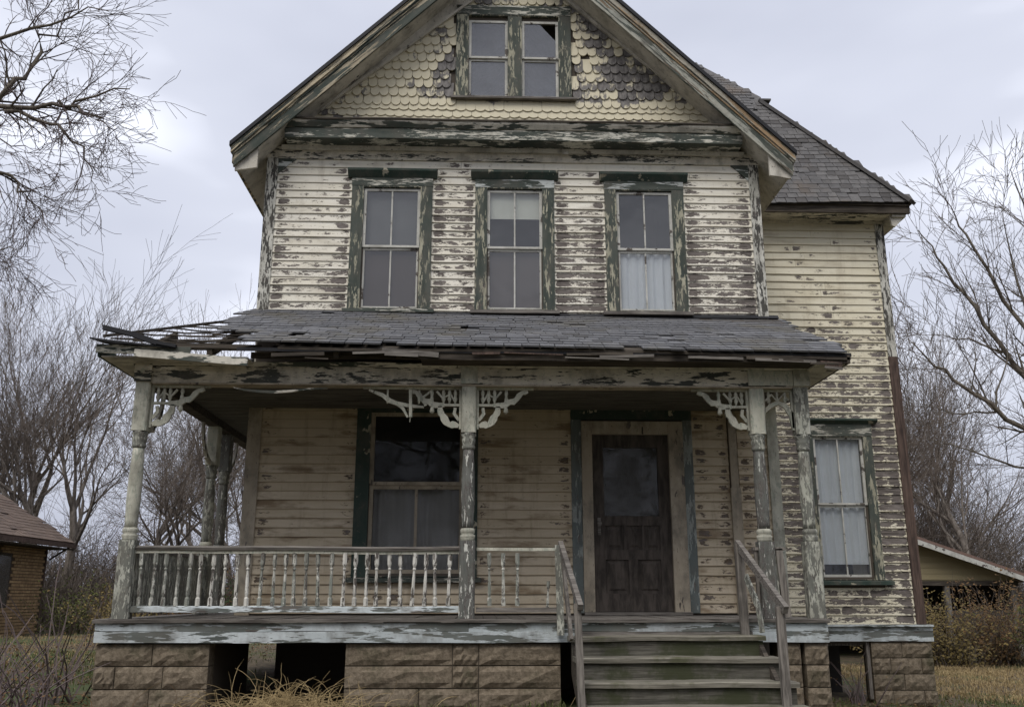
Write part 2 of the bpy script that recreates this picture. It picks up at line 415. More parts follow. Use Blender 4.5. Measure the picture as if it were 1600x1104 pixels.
# ------------------------------------------------------------------ ground
def gz(x, y):
    t = max(0.0, min(1.0, (y + 10.5) / 7.0)); t = t * t * (3 - 2 * t)
    z = .58 * t
    a = max(0.0, min(1.0, (x - 2.4) / 12)); z -= .55 * a * (3 - 2 * a) * a ** .0 * t if x > 2.4 else 0
    far = max(0.0, y - 20); z += .035 * far if far < 60 else 2.1
    z += .05 * mn.noise((x * .35, y * .35, 0)) + .02 * mn.noise((x * 1.7, y * 1.7, 3))
    return z
def make_ground():
    mb = MB()
    def axis(lo, hi, fine_lo, fine_hi, fs):
        a = [fine_lo]
        while a[-1] < fine_hi: a.append(a[-1] + fs)
        s = fs
        while a[-1] < hi: s *= 1.35; a.append(a[-1] + s)
        s = fs
        while a[0] > lo: s *= 1.35; a.insert(0, a[0] - s)
        return a
    X = axis(-900, 900, -18, 18, .5); Y = axis(-60, 1500, -12, 24, .5)
    nx = len(X)
    for y in Y:
        for x in X: mb.v.append((x, y, gz(x, y)))
    for j in range(len(Y) - 1):
        for i in range(nx - 1):
            a = j * nx + i; mb.f.append((a, a + 1, a + nx + 1, a + nx))
    g = NG('winter_yard_soil')
    n1 = g.noise(g.pos, .55, 5, .6); n2 = g.noise(g.pos, 9, 6, .7); n3 = g.noise(g.pos, 38, 4, .7)
    col = g.mix(g.step(n2, .35, .65), (.058, .048, .036), (.14, .11, .072))
    col = g.mix(g.step(n1, .48, .6), col, g.mix(n3, (.045, .058, .024), (.085, .10, .045)))
    col = g.mix(g.step(n3, .6, .72, 0, .6), col, (.30, .24, .15))
    o = obj('ground', mb, g.out(col, .95, n2, .6, .03, .1), smooth=True, kind='structure')
    o['label'] = 'uneven winter yard of soil, dead leaves and thin grass'
make_ground()

# ------------------------------------------------------------------ the house
house = thing('farmhouse', (.4, 0, .58), 'abandoned two-storey clapboard farmhouse with peeling cream paint and broken front porch', 'house')
WX0, WX1 = -2.75, 3.57

def wall_core(name, x0, x1, z0, z1, holes, y0, y1, mat):
    xs = sorted({x0, x1, *[h[0] for h in holes], *[h[1] for h in holes]}); zs = sorted({z0, z1, *[h[2] for h in holes], *[h[3] for h in holes]})
    xs = [x for x in xs if x0 <= x <= x1]; zs = [z for z in zs if z0 <= z <= z1]
    ix = {x: i for i, x in enumerate(xs)}
    mb = MB(); n = len(xs)
    for y in (y0, y1):
        for z in zs:
            for x in xs: mb.v.append((x, y, z))
    L = n * len(zs)
    def solid(i, j):
        if i < 0 or j < 0 or i >= n - 1 or j >= len(zs) - 1: return False
        cx, cz = (xs[i] + xs[i+1]) / 2, (zs[j] + zs[j+1]) / 2
        return not any(h[0] < cx < h[1] and h[2] < cz < h[3] for h in holes)
    for j in range(len(zs) - 1):
        for i in range(n - 1):
            if not solid(i, j): continue
            a = j * n + i
            mb.f.append((a, a + 1, a + n + 1, a + n)); mb.f.append((L + a, L + a + n, L + a + n + 1, L + a + 1))
            if not solid(i - 1, j): mb.f.append((a, a + n, L + a + n, L + a))
            if not solid(i + 1, j): mb.f.append((a + 1, L + a + 1, L + a + n + 1, a + n + 1))
            if not solid(i, j - 1): mb.f.append((a, L + a, L + a + 1, a + 1))
            if not solid(i, j + 1): mb.f.append((a + n, a + n + 1, L + a + n + 1, L + a + n))
    return obj(name, mb, mat, house)

def clapboards(parent, x0, x1, z0, z1, exp, y, holes, mat, peel, rng):
    """rows of lapped boards cut round the openings; peel(x, z) gives how far the paint has gone"""
    rows = int(round((z1 - z0) / exp)); exp = (z1 - z0) / rows
    for r in range(rows):
        zb = z0 + r * exp; zt = zb + exp
        sp = [(x0, x1)]
        for h in holes:
            if h[2] < zb + exp * .55 and h[3] > zb + exp * .45:
                ns = []
                for a, b in sp:
                    if h[0] > a: ns.append((a, min(b, h[0])))
                    if h[1] < b: ns.append((max(a, h[1]), b))
                sp = [q for q in ns if q[1] - q[0] > .04]
        out = []
        for a, b in sp:
            if b - a > 2.2 and rng.random() < .8:
                c = a + (b - a) * rng.uniform(.25, .75); out += [(a, c - .0015), (c + .0015, b)]
            else: out.append((a, b))
        for a, b in out:
            n = max(2, int((b - a) / .16)); mb = MB(); vs = []; at = []; fs = []
            lip = .021 + rng.uniform(-.003, .006); tz = rng.uniform(-.003, .003); tilt = rng.uniform(-.004, .004)
            for k in range(n + 1):
                x = a + (b - a) * k / n
                wz = .0035 * mn.noise((x * 2.1, zb * 7, 1.5)) + tz + tilt * (k / n - .5)
                wy = .004 * mn.noise((x * 1.6, zb * 9, 7.5))
                bite = .004 * max(0, mn.noise((x * 9, zb * 5, 4.5)))
                d = min(x - a, b - x); p = peel(x, zb)
                vs += [(x, y - .003, zt + .012 + wz), (x, y - lip + wy, zb + wz + bite), (x, y, zb + wz + bite + .001)]
                at += [(d, p, 1, 1), (d, p, 0, 1), (d, p, 0, 1)]
            for k in range(n):
                i = k * 3; fs += [(i, i + 1, i + 4, i + 3), (i + 1, i + 2, i + 5, i + 4)]
            fs += [(0, 2, 1), (n*3, n*3 + 1, n*3 + 2)]
            mb.add(vs, fs, at)
            obj('clapboard', mb, mat, parent)

rng = random.Random(3)
# openings as (x0, x1, z0, z1): casings included
UP = [(-1.66, -.64), (-.092, .912), (1.562, 2.58)]
up_holes = [(a, b, 4.96, 6.79) for a, b in UP] + [(a - .06, b + .06, 6.77, 6.90) for a, b in UP]
GW = (-1.47, -.03, 1.74, 3.96)
DR = (1.08, 2.54, 1.40, 3.96)
PIL = (2.97, 3.09, 1.40, 3.76)
sash_up = [(a + .165, b - .165, 5.03, 6.66) for a, b in UP]
core_holes = sash_up + [(-1.30, -.20, 1.86, 3.72), (1.335, 2.245, 1.43, 3.47)]
fw = wall_core('front_wall', WX0 + .02, WX1 - .02, 1.15, 7.55, core_holes, .002, .14, M['sheath'])
def peel_up(x, z):
    t = max(0, min(1, (6.95 - z) / 1.95))
    p = .0 + .085 * t ** 1.3
    if x > .9: p += .045 * min(1, t * 2.2)
    elif x > -.65: p += .012
    return p + .05 * mn.noise((x * .8, z * 1.5, 2.2)) + .03 * mn.noise((x * 2.5, z * 9, 6.2))
clapboards(fw, WX0 + .13, WX1 - .12, 4.80, 7.03, .1045, 0, up_holes, M['clap'], peel_up, rng)
def peel_low(x, z):
    p = -.06 + .05 * max(0, (2.1 - z) / .7)
    if x > 2.5: p += .03
    return p + .05 * mn.noise((x * .7, z * 1.2, 5.2))
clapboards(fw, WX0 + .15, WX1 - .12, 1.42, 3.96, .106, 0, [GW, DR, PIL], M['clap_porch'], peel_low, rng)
# hidden strip behind the porch roof stays plain sheathing
# corner boards
def corner_board(x0, x1, z0, z1, y, mat, parent=house):
    mb = MB(); n = 8
    for k in range(n):
        a = z0 + (z1 - z0) * k / n; b = z0 + (z1 - z0) * (k + 1) / n
    mb.box(x0, x1, y - .034, y + .02, z0, z1)
    return obj('corner_board', mb, mat, parent)
cb = corner_board(WX0 - .01, WX0 + .13, 4.7, 7.04, 0, M['white_trim_v'])
corner_board(WX0 - .01, WX0 + .15, 1.40, 3.80, 0, M['tan_frame'])
corner_board(WX1 - .12, WX1 + .012, 4.85, 7.04, 0, M['white_trim_v'])
corner_board(WX1 - .12, WX1 + .012, 1.40, 3.84, 0, M['pale_post'])
# returns of the side walls
mb = MB(); mb.box(WX0 - .004, WX0 + .016, .022, 6.5, 1.15, 7.2)
sw = obj('side_wall', mb, M['clap'], house)
mb = MB(); mb.box(WX1 - .016, WX1 + .004, .022, 6.5, 1.15, 7.2)
obj('side_wall', mb, M['clap_wing'], house)
mb = MB(); mb.box(WX0 + .02, WX1 - .02, 5.0, 5.1, .6, 7.34); mb.box(WX0 + .02, WX1 - .02, .145, 5.0, 4.2, 4.3); mb.box(WX0 + .02, WX1 - .02, .145, 5.0, 7.25, 7.33)
mb.box(WX0 + .02, WX1 - .02, .145, 5.0, 1.2, 1.3)
obj('interior_floor', mb, M['interior'], house)
# pilaster board beside the door, with the clipped lower half set out a little
mb = MB(); mb.box(2.985, 3.075, -.045, 0, 2.85, 3.76); mb.box(2.97, 3.09, -.06, 0, 1.405, 2.85)
obj('pilaster', mb, M['tan_frame'], house)

# frieze board and gussets
mb = MB(); mb.prof([(-.028, 7.035), (-.028, 7.20), (.0, 7.20), (.0, 7.035)], WX0 - .02, WX1 + .02, 14, .004, 3)
fr = obj('frieze_board', mb, M['frieze'], house)
for sx, x in ((1, WX0 + .135), (-1, WX1 - .125)):
    mb = MB(); mb.prism([(x, 7.03), (x + sx * .22, 7.03), (x, 6.82)][::-sx], -.032, 0)
    obj('gusset', mb, M['mixed_head'], fr)

# cornice return across the gable foot
cr = obj('cornice', MB().prof([(-.30, 7.20), (-.30, 7.315), (-.285, 7.33), (-.285, 7.345), (0, 7.345), (0, 7.20)], -2.50, 3.32, 20, .008, 1), M['green_h'], house)
obj('crown_moulding', MB().prof([(-.30, 7.347), (-.345, 7.40), (-.35, 7.425), (0, 7.425), (0, 7.347)], -2.52, 3.34, 20, .008, 1), M['white_trim_h'], cr)
obj('bed_moulding', MB().prof([(-.075, 7.15), (-.09, 7.197), (-.002, 7.197), (-.03, 7.15)], -2.58, 3.40, 12, .004, 2), M['soffit'], cr)
obj('flashing', MB().prof([(-.37, 7.427), (-.37, 7.447), (-.002, 7.56), (-.002, 7.427)], -2.55, 3.36, 24, .01, 1), M['dark_wood'], cr)
obj('ornament_block', MB().box(1.02, 1.10, -.105, -.09, 7.12, 7.19), M['soffit'], cr)

# gable wall
AX, AZ, SL = .41, 10.50, .985               # apex and pitch of the roof's top edge
gw_holes = [(-.20, .325, 7.985, 9.12), (.50, 1.0, 7.985, 9.12)]
def gable_core():
    mb = MB(); y = .002
    # outer outline in bands so the two window openings stay open
    def xl(z): return AX - (AZ - .16 - z) / SL
    def xr(z): return AX + (AZ - .16 - z) / SL
    zs = [7.35, 7.985, 9.12, AZ - .17]
    for z0, z1 in zip(zs[:-1], zs[1:]):
        segs = [(None, None)]
        if z0 == 7.985: segs = [(None, -.20), (.325, .50), (1.0, None)]
        for a, b in segs:
            q = [(xl(z0) if a is None else a, z0), (xr(z0) if b is None else b, z0), (xr(z1) if b is None else b, z1), (xl(z1) if a is None else a, z1)]
            mb.prism(q, y, y + .10)
    return obj('gable_wall', mb, M['sheath'], house)
gab = gable_core()
# fish-scale shingles
def scale_mesh(w, h, square, seed):
    r = random.Random(seed); mb = MB(); n = 7; pts = []
    for k in range(n + 1):
        t = math.pi * k / n; cx = -math.cos(t)
        dip = math.sin(t) * (w * .26 if square else w * .52)
        pts.append((cx * w / 2 * (1 if 0 < k < n else 1), -dip + r.uniform(-.003, .003)))
    pts += [(w / 2, h), (-w / 2, h)]
    m = len(pts)
    vs = []
    for x, z in pts: f = (h - z) / (h + w * .5); vs.append((x, -.004 - .034 * f, z))
    for x, z in pts: f = (h - z) / (h + w * .5); vs.append((x, -.001 - .010 * f, z))
    fs = [tuple(range(m)), tuple(range(2*m - 1, m - 1, -1))]
    for i in range(m): j = (i + 1) % m; fs.append((j, i, i + m, j + m))
    mb.add(vs, fs)
    me = mb.mesh('shingle'); me.materials.append(M['fish']); return me
sc_round = [scale_mesh(.118, .16, False, i) for i in range(4)]
sc_flat = [scale_mesh(.125, .13, True, 10 + i) for i in range(3)]
def in_l(z): return -2.20 + (z - 7.66) * 1.17
def in_r(z): return 3.06 - (z - 7.66) * 1.10
row = 0; z = 7.60
while z < 9.62:
    flat = row < 3
    w = .125 if flat else .121; ex = .095 if flat else .128
    x = in_l(z) - .12 + (w / 2 if row % 2 else 0)
    while x < in_r(z) + .1:
        if not ((-.40 < x < 1.19) and 7.86 < z < 9.27):
            m_ = rng.choice(sc_flat if flat else sc_round)
            if flat or rng.random() > .02:
                link('shingle', m_, (x + rng.uniform(-.004, .004), 0, z + rng.uniform(-.006, .006)), gab, (rng.uniform(-.01, .03), rng.uniform(-.035, .035), 0))
        x += w
    z += ex; row += 1

# attic window pair
def sash_set(parent, x0, x1, z0, z1, zm, y, glass, muntin=True, broken=False, mat=None, fw_=.035):
    mat = mat or M['sash']
    for k, (a, b, yy) in enumerate(((z0, zm, y + .015), (zm, z1, y - .01))):
        mb = MB(); f = fw_
        mb.box(x0, x0 + f, yy, yy + .03, a, b); mb.box(x1 - f, x1, yy, yy + .03, a, b)
        lo = f * 1.25 if k == 0 else f * .8
        mb.box(x0 + f, x1 - f, yy + .001, yy + .029, a, a + lo); mb.box(x0 + f, x1 - f, yy + .001, yy + .029, b - f * .9, b)
        if muntin: mb.box((x0+x1)/2 - .009, (x0+x1)/2 + .009, yy + .004, yy + .024, a + lo, b - f * .9)
        s_ = obj('sash', mb, mat, parent)
        gx0, gx1, ga, gb = x0 + f, x1 - f, a + lo, b - f * .9
        gy = yy + .014
        cells = [(gx0, (gx0+gx1)/2 - .01), ((gx0+gx1)/2 + .01, gx1)] if muntin else [(gx0, gx1)]
        for ci, (p, q) in enumerate(cells):
            if broken and k == 1:
                poly = [(p, ga), (q, ga), (q, ga + (gb-ga)*.50), (p + (q-p)*.48, gb), (p, gb)]
            else: poly = [(p, ga), (q, ga), (q, gb), (p, gb)]
            pn = obj('pane', MB().prism(poly, gy, gy + .004), glass, parent)
            pn.rotation_euler = (rng.uniform(-.006, .006), 0, rng.uniform(-.008, .008))
def casing(x0, x1, z0, z1, w, y, mat, wt_=None, d=.045):
    i0, i1, j0, j1 = x0 + w, x1 - w, z0 + .008, z1 - .012
    mb = MB(); o_ = [(x0, z0), (x1, z0), (x1, z1), (x0, z1)]; n_ = [(i0, j0), (i1, j0), (i1, j1), (i0, j1)]
    for yy in (y - d, y + .06): mb.v += [(a, yy, b) for a, b in o_ + n_]
    for k in range(4):
        l = (k + 1) % 4
        mb.f += [(k, l, 4 + l, 4 + k), (8 + k, 12 + k, 12 + l, 8 + l), (k, 8 + k, 8 + l, l), (4 + k, 4 + l, 12 + l, 12 + k)]
    return mb

mb = casing(-.37, 1.165, 7.95, 9.19, .165, 0, None); mb.box(.32, .505, -.04, .06, 7.95, 9.19)
aw = tag(obj('window', mb, M['green_v'], house), 'paired attic window with green casing and one broken pane')
obj('head_board', MB().box(-.372, 1.167, -.05, .05, 9.19, 9.33), M['green_h'], aw)
obj('sill', MB().prof([(-.085, 7.92), (-.085, 7.948), (.0, 7.962), (.0, 7.92)], -.43, 1.225), M['old_wood'], aw)
sash_set(aw, -.203, .318, 7.965, 9.12, 8.55, .0, M['glass_attic'], False)
sash_set(aw, .507, .998, 7.965, 9.12, 8.55, .0, M['glass_attic'], False, True)
obj('reveal', MB().box(-.2, .318, .03, .05, 9.12, 9.19).box(.507, .998, .03, .05, 9.12, 9.19), M['dark_wood'], aw)
mb = MB(); mb.box(-2.2, 3.0, 2.5, 2.6, 7.4, 9.4)
obj('attic_partition', mb, M['interior'], house)

# upper windows
wins = []
for i, (a, b) in enumerate(UP):
    w = tag(obj('window', casing(a, b, 5.03, 6.665, .15, 0, None), M['green_v'], house), ['upper window with green head board and bare dark panes', 'upper window with a cream blind half drawn', 'upper window with white curtain behind the lower sash'][i])
    wins.append(w)
    obj('head_board', MB().box(a - .004, b + .004, -.05, .01, 6.667, 6.775), M['green_h' if i == 0 else 'mixed_head'], w)
    obj('hood', MB().prof([(-.055, 6.777), (-.125, 6.845), (-.13, 6.872), (0, 6.90), (0, 6.777)], a - .055, b + .055, 8, .006, i), M['green_solid'], w)
    obj('sill', MB().prof([(-.095, 4.975), (-.095, 5.015), (0, 5.028), (0, 4.975)], a - .05, b + .05, 4, .004, i), M['green_h' if i == 0 else 'old_wood'], w)
    sash_set(w, a + .152, b - .152, 5.03, 6.64, 5.845, -.005, M['glass_up'])
    if i < 2:
        obj('blind', MB().box(a + .17, b - .17, .06, .064, 5.06, 5.83), M['brown_blind'], w)
        if i == 0: obj('blind', MB().box(a + .17, b - .17, .066, .07, 5.85, 6.64), M['grey_blind'], w)
    rm = MB(); rm.box(a + .05, b - .05, 1.6, 1.65, 4.5, 7.1); obj('back_panel', rm, M['interior'], w)
def curtain(parent, x0, x1, z0, z1, y, mat, folds=7, amp=.02):
    mb = MB(); n = 40
    for k in range(n + 1):
        x = x0 + (x1 - x0) * k / n
        yy = y + amp * math.sin(k / n * folds * 2 * math.pi) + amp * .5 * math.sin(k * 1.7)
        for z in (z0, (z0 + z1) / 2, z1): mb.v.append((x, yy + .006 * math.sin(z * 5), z))
    for k in range(n):
        i = k * 3; mb.f += [(i, i + 3, i + 4, i + 1), (i + 1, i + 4, i + 5, i + 2)]
    return obj('curtain', mb, mat, parent, True)
curtain(wins[2], 1.72, 2.42, 5.04, 5.87, .066, M['curtain'], 6, .012)
obj('blind', MB().box(.07, .75, .05, .055, 6.27, 6.63), M['blind'], wins[1])

# porch window
w = tag(obj('window', casing(-1.47, -.03, 1.82, 3.75, .165, 0, None), M['green_solid'], house), 'wide porch window with dark green casing and grey curtains')
obj('head_board', MB().box(-1.474, -.026, -.05, .01, 3.752, 3.95), M['green_solid'], w)
obj('sill', MB().prof([(-.10, 1.76), (-.10, 1.80), (0, 1.82), (0, 1.76)], -1.52, .02), M['green_h'], w)
sash_set(w, -1.305, -.195, 1.84, 3.735, 2.87, -.005, M['glass_low'], False, mat=M['tan_frame'], fw_=.05)
obj('glazing_bar', MB().box(-.765, -.735, .005, .03, 1.9, 2.83), M['tan_frame'], w)
curtain(w, -1.26, -.24, 1.86, 2.86, .14, M['curtain_grey'], 9, .018)

# front door
dcas = MB(); dcas.box(1.205, 1.33, -.05, .06, 1.43, 3.64); dcas.box(2.25, 2.425, -.05, .06, 1.43, 3.64); dcas.box(1.33, 2.25, -.049, .06, 3.485, 3.64)
df = obj('door_frame', dcas, M['tan_frame'], house)
obj('side_board', MB().box(1.08, 1.203, -.03, 0, 1.42, 3.66), M['bluegreen'], df)
obj('side_board', MB().box(2.427, 2.54, -.03, 0, 1.42, 3.66), M['bluegreen'], df)
obj('head_board', MB().box(1.08, 2.54, -.032, 0, 3.662, 3.96), M['green_solid'], df)
obj('threshold', MB().box(1.2, 2.43, -.13, .05, 1.40, 1.432), M['old_wood'], df)
door = MB(); x0, x1, z0, z1 = 1.335, 2.245, 1.437, 3.48
door.box(x0, x0 + .13, .0, .045, z0, z1); door.box(x1 - .13, x1, .0, .045, z0, z1)
for a, b in ((z0, z0 + .2), (2.02, 2.13), (2.41, 2.52), (3.33, z1)): door.box(x0 + .13, x1 - .13, .001, .044, a, b)
door.box(1.735, 1.845, .001, .044, z0 + .2, 2.02); door.box(1.69, 1.72, .001, .044, 2.13, 2.41); door.box(1.90, 1.93, .001, .044, 2.13, 2.41)
dr = tag(obj('door', door, M['door_wood'], house), 'dark weathered wooden front door with glazed upper panel')
for a, b, c, d in ((x0 + .13, 1.735, z0 + .2, 2.02), (1.845, x1 - .13, z0 + .2, 2.02), (x0 + .13, 1.69, 2.13, 2.41), (1.72, 1.90, 2.13, 2.41), (1.93, x1 - .13, 2.13, 2.41)):
    mb = MB(); mb.box(a, b, .022, .034, c, d)
    mb.add([(a + .03, .022, c + .03), (b - .03, .022, c + .03), (b - .03, .022, d - .03), (a + .03, .022, d - .03), (a + .055, .006, c + .055), (b - .055, .006, c + .055), (b - .055, .006, d - .055), (a + .055, .006, d - .055)],
           [(4, 5, 6, 7), (0, 1, 5, 4), (1, 2, 6, 5), (2, 3, 7, 6), (3, 0, 4, 7)])
    obj('panel', mb, M['door_wood'], dr)
obj('pane', MB().box(x0 + .13, x1 - .13, .02, .026, 2.52, 3.33), M['glass_low'], dr)
kb = MB(); kb.tube([(1.40, -.005, 2.43), (1.40, -.03, 2.43), (1.40, -.055, 2.43)], [.014, .012, .027], 8); kb.box(1.382, 1.418, -.008, 0, 2.3, 2.5)
obj('knob', kb, M['old_wood'], dr)
obj('door_dark_backing', MB().box(x0 + .1, x1 - .1, .10, .105, 2.5, 3.4), M['interior'], dr)  # dark sheet behind the glass, standing in for the unlit room

# front gable roof: two slabs, soffits, fascia and mouldings following the pitch
def roof_pt(side, u, dz=0):                        # u = horizontal distance from the apex line
    return (AX + side * u, AZ - SL * u + dz)
EAVE = 3.53
nrm = math.hypot(1, SL)
for side in (-1, 1):
    def quad(u0, u1, dz0, dz1): # section polygon between two vertical offsets
        p = [roof_pt(side, u0, dz0), roof_pt(side, u1, dz0), roof_pt(side, u1, dz1), roof_pt(side, u0, dz1)]
        return p if side > 0 else p[::-1]
    mat = M['rake'] if side < 0 else M['rake_bare']
    rf = obj('roof', MB().prism(quad(0.0, EAVE, -.06, 0), -.50, 6.2), M['tar'], house)
    obj('crown_moulding', MB().prism(quad(.02, EAVE - .015, -.15, -.062), -.475, -.40), mat, rf)
    obj('rake_fillet', MB().prism(quad(.03, EAVE - .03, -.185, -.152), -.455, -.40), M['rake_bare'] if side > 0 else M['rake'], rf)
    obj('rake_board', MB().prism(quad(.04, EAVE - .05, -.36, -.187), -.44, -.405), M['rake_green_l'] if side < 0 else M['rake_green_r'], rf)
    obj('soffit', MB().prism(quad(.04, EAVE - .06, -.30, -.27), -.404, 6.0), M['soffit'], rf)
    obj('eave_fascia', MB().prism(quad(EAVE - .05, EAVE - .02, -.26, -.062), -.399, 6.1), M['rake'] if side < 0 else M['soffit'], rf)
    # pale board lying on the gable wall under the soffit, its lower edge less steep than the roof
    if side < 0: poly = [(-2.1, 7.72), (in_l(9.60), 9.60), (AX - .002, 9.97), (AX - .002, 10.24), (-2.1, 7.79)]
    else: poly = [(2.3, 8.33), (2.3, 8.39), (AX + .002, 10.24), (AX + .002, 9.97), (in_r(9.60), 9.60)]
    obj('gable_board', MB().prism(poly, -.05, -.03), M['soffit'], rf)
    e0 = [(-2.12, 7.72), (in_l(9.60), 9.60)] if side < 0 else [(2.32, 8.33), (in_r(9.60), 9.60)]
    obj('gable_bead', MB().strip(e0, .035, -.07, -.028), M['soffit'], rf)
    # boxed end of the eave below the rake
    bx = MB()
    a = roof_pt(side, EAVE - .06, -.27); b_ = (AX + side * 3.19, a[1] - .02)
    poly = [roof_pt(side, EAVE - .06, -.24), roof_pt(side, EAVE - .06, -.40), (AX + side * 3.2, roof_pt(side, 3.2)[1] - .62), (AX + side * 3.2, roof_pt(side, 3.2)[1] - .24)]
    bx.prism(poly if side < 0 else poly[::-1], -.395, -.36)
    obj('eave_return', bx, M['soffit'], rf)

# wing on the right, set back
wing_h = [(4.53, 5.50, 1.74, 4.02)]
ww = wall_core('wing_wall', 3.585, 5.98, 1.0, 7.3, [(4.66, 5.34, 1.86, 3.78)], 1.802, 1.94, M['sheath'])
def peel_w(x, z):
    p = -.07 + .19 * max(0, min(1, (6.5 - z) / 2.4)) + (.06 if z < 4.0 else 0)
    if z < 2.0: p = .10
    if x < 4.4 and z > 4: p -= .03
    return min(p, .138) + .045 * mn.noise((x * .9, z * 1.3, 8.2)) + .03 * mn.noise((x * 2.5, z * 9, 1.2))
clapboards(ww, 3.6, 5.87, 1.245, 7.0, .116, 1.8, wing_h, M['clap_wing'], peel_w, rng)
corner_board(5.87, 6.0, 4.95, 7.0, 1.8, M['white_trim_v']); corner_board(5.872, 6.005, 1.245, 4.95, 1.8, M['brown_bare'])
obj('side_wall', MB().box(5.984, 6.002, 1.83, 8, 1.0, 7.2), M['clap_wing'], house)
obj('frieze_board', MB().prof([(1.768, 7.0), (1.768, 7.13), (1.8, 7.13), (1.8, 7.0)], 3.6, 6.02, 10, .004, 9), M['frieze'], house)
wt_ = obj('water_table', MB().prof([(1.745, 1.03), (1.745, 1.215), (1.70, 1.22), (1.70, 1.24), (1.8, 1.246), (1.8, 1.03)], 3.6, 6.07, 10, .005, 4), M['skirt'], house)
w = tag(obj('window', casing(4.53, 5.50, 1.82, 3.785, .13, 1.8, None), M['green_v'], house), 'tall wing window with white curtains and green peeling casing')
obj('head_board', MB().box(4.526, 5.504, 1.748, 1.81, 3.787, 3.955), M['green_h'], w)
obj('hood', MB().prof([(1.745, 3.957), (1.68, 4.0), (1.68, 4.02), (1.8, 4.05), (1.8, 3.957)], 4.45, 5.58), M['green_solid'], w)
obj('sill', MB().prof([(1.70, 1.755), (1.70, 1.80), (1.8, 1.82), (1.8, 1.755)], 4.46, 5.60), M['green_solid'], w)
sash_set(w, 4.662, 5.368, 1.85, 3.775, 2.83, 1.795, M['glass_wing'])
curtain(w, 4.665, 5.345, 2.03, 3.77, 1.872, M['curtain'], 5, .013)
obj('back_panel', MB().box(4.3, 5.8, 3.6, 3.65, 1.2, 4.2), M['interior'], w)

# wing roof: steep hip seen from the front
EV = (6.30, 1.35, 7.17); APX = Vector((4.73, 2.92, 9.66)); LF = (3.16, 1.35, 7.10)
wr = obj('wing_roof', MB().add([EV, (6.30, 8.5, 7.17), (4.73, 8.5, 9.66), APX, LF, (3.16, 8.5, 7.10)], [(0, 1, 2, 3), (4, 0, 3), (5, 4, 3, 2), (0, 4, 5, 1)]), M['tar'], house)
obj('eave_fascia', MB().prof([(1.40, 7.02), (1.40, 7.125), (1.375, 7.13), (1.375, 7.155), (1.44, 7.155), (1.44, 7.02)], 3.62, 6.25, 8, .005, 5), M['dark_wood'], wr)
obj('soffit', MB().box(3.6, 6.24, 1.442, 1.80, 7.04, 7.06), M['frieze'], wr)
obj('soffit', MB().box(6.0, 6.2, 1.44, 8, 6.98, 7.035), M['soffit'], wr)
obj('eave_return', MB().prism([(5.98, 7.0), (6.0, 6.86), (6.05, 6.84), (6.22, 7.03), (6.22, 7.06)][::1], 1.48, 1.52), M['soffit'], wr)
def tile_mesh(w, h, t, mat, seed):
    r = random.Random(seed); mb = MB()
    j = lambda s: r.uniform(-s, s)
    pts = [(-w/2, 0), (-w/6, j(.006)), (w/5, j(.006)), (w/2, 0), (w/2, h), (-w/2, h)]
    mb.add([(x, z, 0) for x, z in pts] + [(x, z, t * (1 - z / h) + .002) for x, z in pts],
           [(5, 4, 3, 2, 1, 0), (6, 7, 8, 9, 10, 11)] + [(i, (i + 1) % 6, (i + 1) % 6 + 6, i + 6) for i in range(6)])
    me = mb.mesh('shingle'); me.materials.append(mat); return me
def lay_tiles(name, parent, org, ex, ey, inside, w, expo, rows, cols, mats, rng_, keep, thick=.014):
    """org corner, ex along the eave, ey up the slope (unit vectors); the first `keep` are single objects, the rest one stuff part"""
    ex, ey = Vector(ex).normalized(), Vector(ey).normalized(); nz_ = ex.cross(ey)
    variants = [tile_mesh(w * .97, expo * 1.75, thick, mats, 50 + i) for i in range(5)]
    rot = Matrix((ex, ey, nz_)).transposed()
    cnt = 0; rest = MB()
    for r in range(rows):
        off = rng_.uniform(0, w); c = -1; u = -off
        while u < cols:
            wj = w * rng_.choice((.82, 1, 1, 1.12))
            uc = u + wj / 2
            if inside(uc, r * expo):
                sag = .012 * mn.noise((uc * .8, r * .3, 9))
                p = Vector(org) + ex * uc + ey * (r * expo + rng_.uniform(-.008, .006)) + nz_ * (.004 + max(-.003, sag))
                v_ = rng_.choice(variants)
                if rng_.random() < .025: u += wj + .004; continue
                if rng_.random() < .04: p = p - ey * rng_.uniform(.02, .07) + ex * rng_.uniform(-.02, .02)
                if cnt < keep:
                    o = link(name, v_, p, parent)
                    eu = (rot @ Matrix.Rotation(rng_.uniform(-.02, .02), 3, 'Z') @ Matrix.Rotation(rng_.uniform(.0, .02), 3, 'X')).to_euler()
                    o.rotation_euler = eu; o.scale = (wj / w, 1, 1)
                else:
                    rr = rot @ Matrix.Rotation(rng_.uniform(-.02, .02), 3, 'Z')
                    rest.add([p + rr @ Vector((q.co.x * wj / w, q.co.y, q.co.z)) for q in v_.vertices], [tuple(f.vertices) for f in v_.polygons])
                cnt += 1
            u += wj + .004
    if rest.v: obj(name + '_field', rest, mats, parent, kind='stuff')
ev, lf = Vector(EV), Vector(LF)
ex = (ev - lf).normalized(); mid = APX - lf; ey = (mid - ex * mid.dot(ex)); SLEN = ey.length; ey.normalize(); au = mid.dot(ex); tot = (ev - lf).length
def in_wing(u, v):
    f = v / SLEN
    return f < 1 and au * f - .02 < u < tot - (tot - au) * f - .055 and u > .35
lay_tiles('wing_shingle', wr, lf, ex, ey, in_wing, .15, .118, 25, tot, M['wing_tile'], random.Random(5), 300)
obj('hip_cap', MB().bar(Vector(EV) + Vector((-.02, .0, .004)), APX + Vector((-.02, .0, .004)), .20, .05), M['wing_tile'], wr)
obj('ridge_cap', MB().bar(APX + Vector((0, -.07, .02)), APX + Vector((0, 5, .02)), .2, .03), M['wing_tile'], wr)
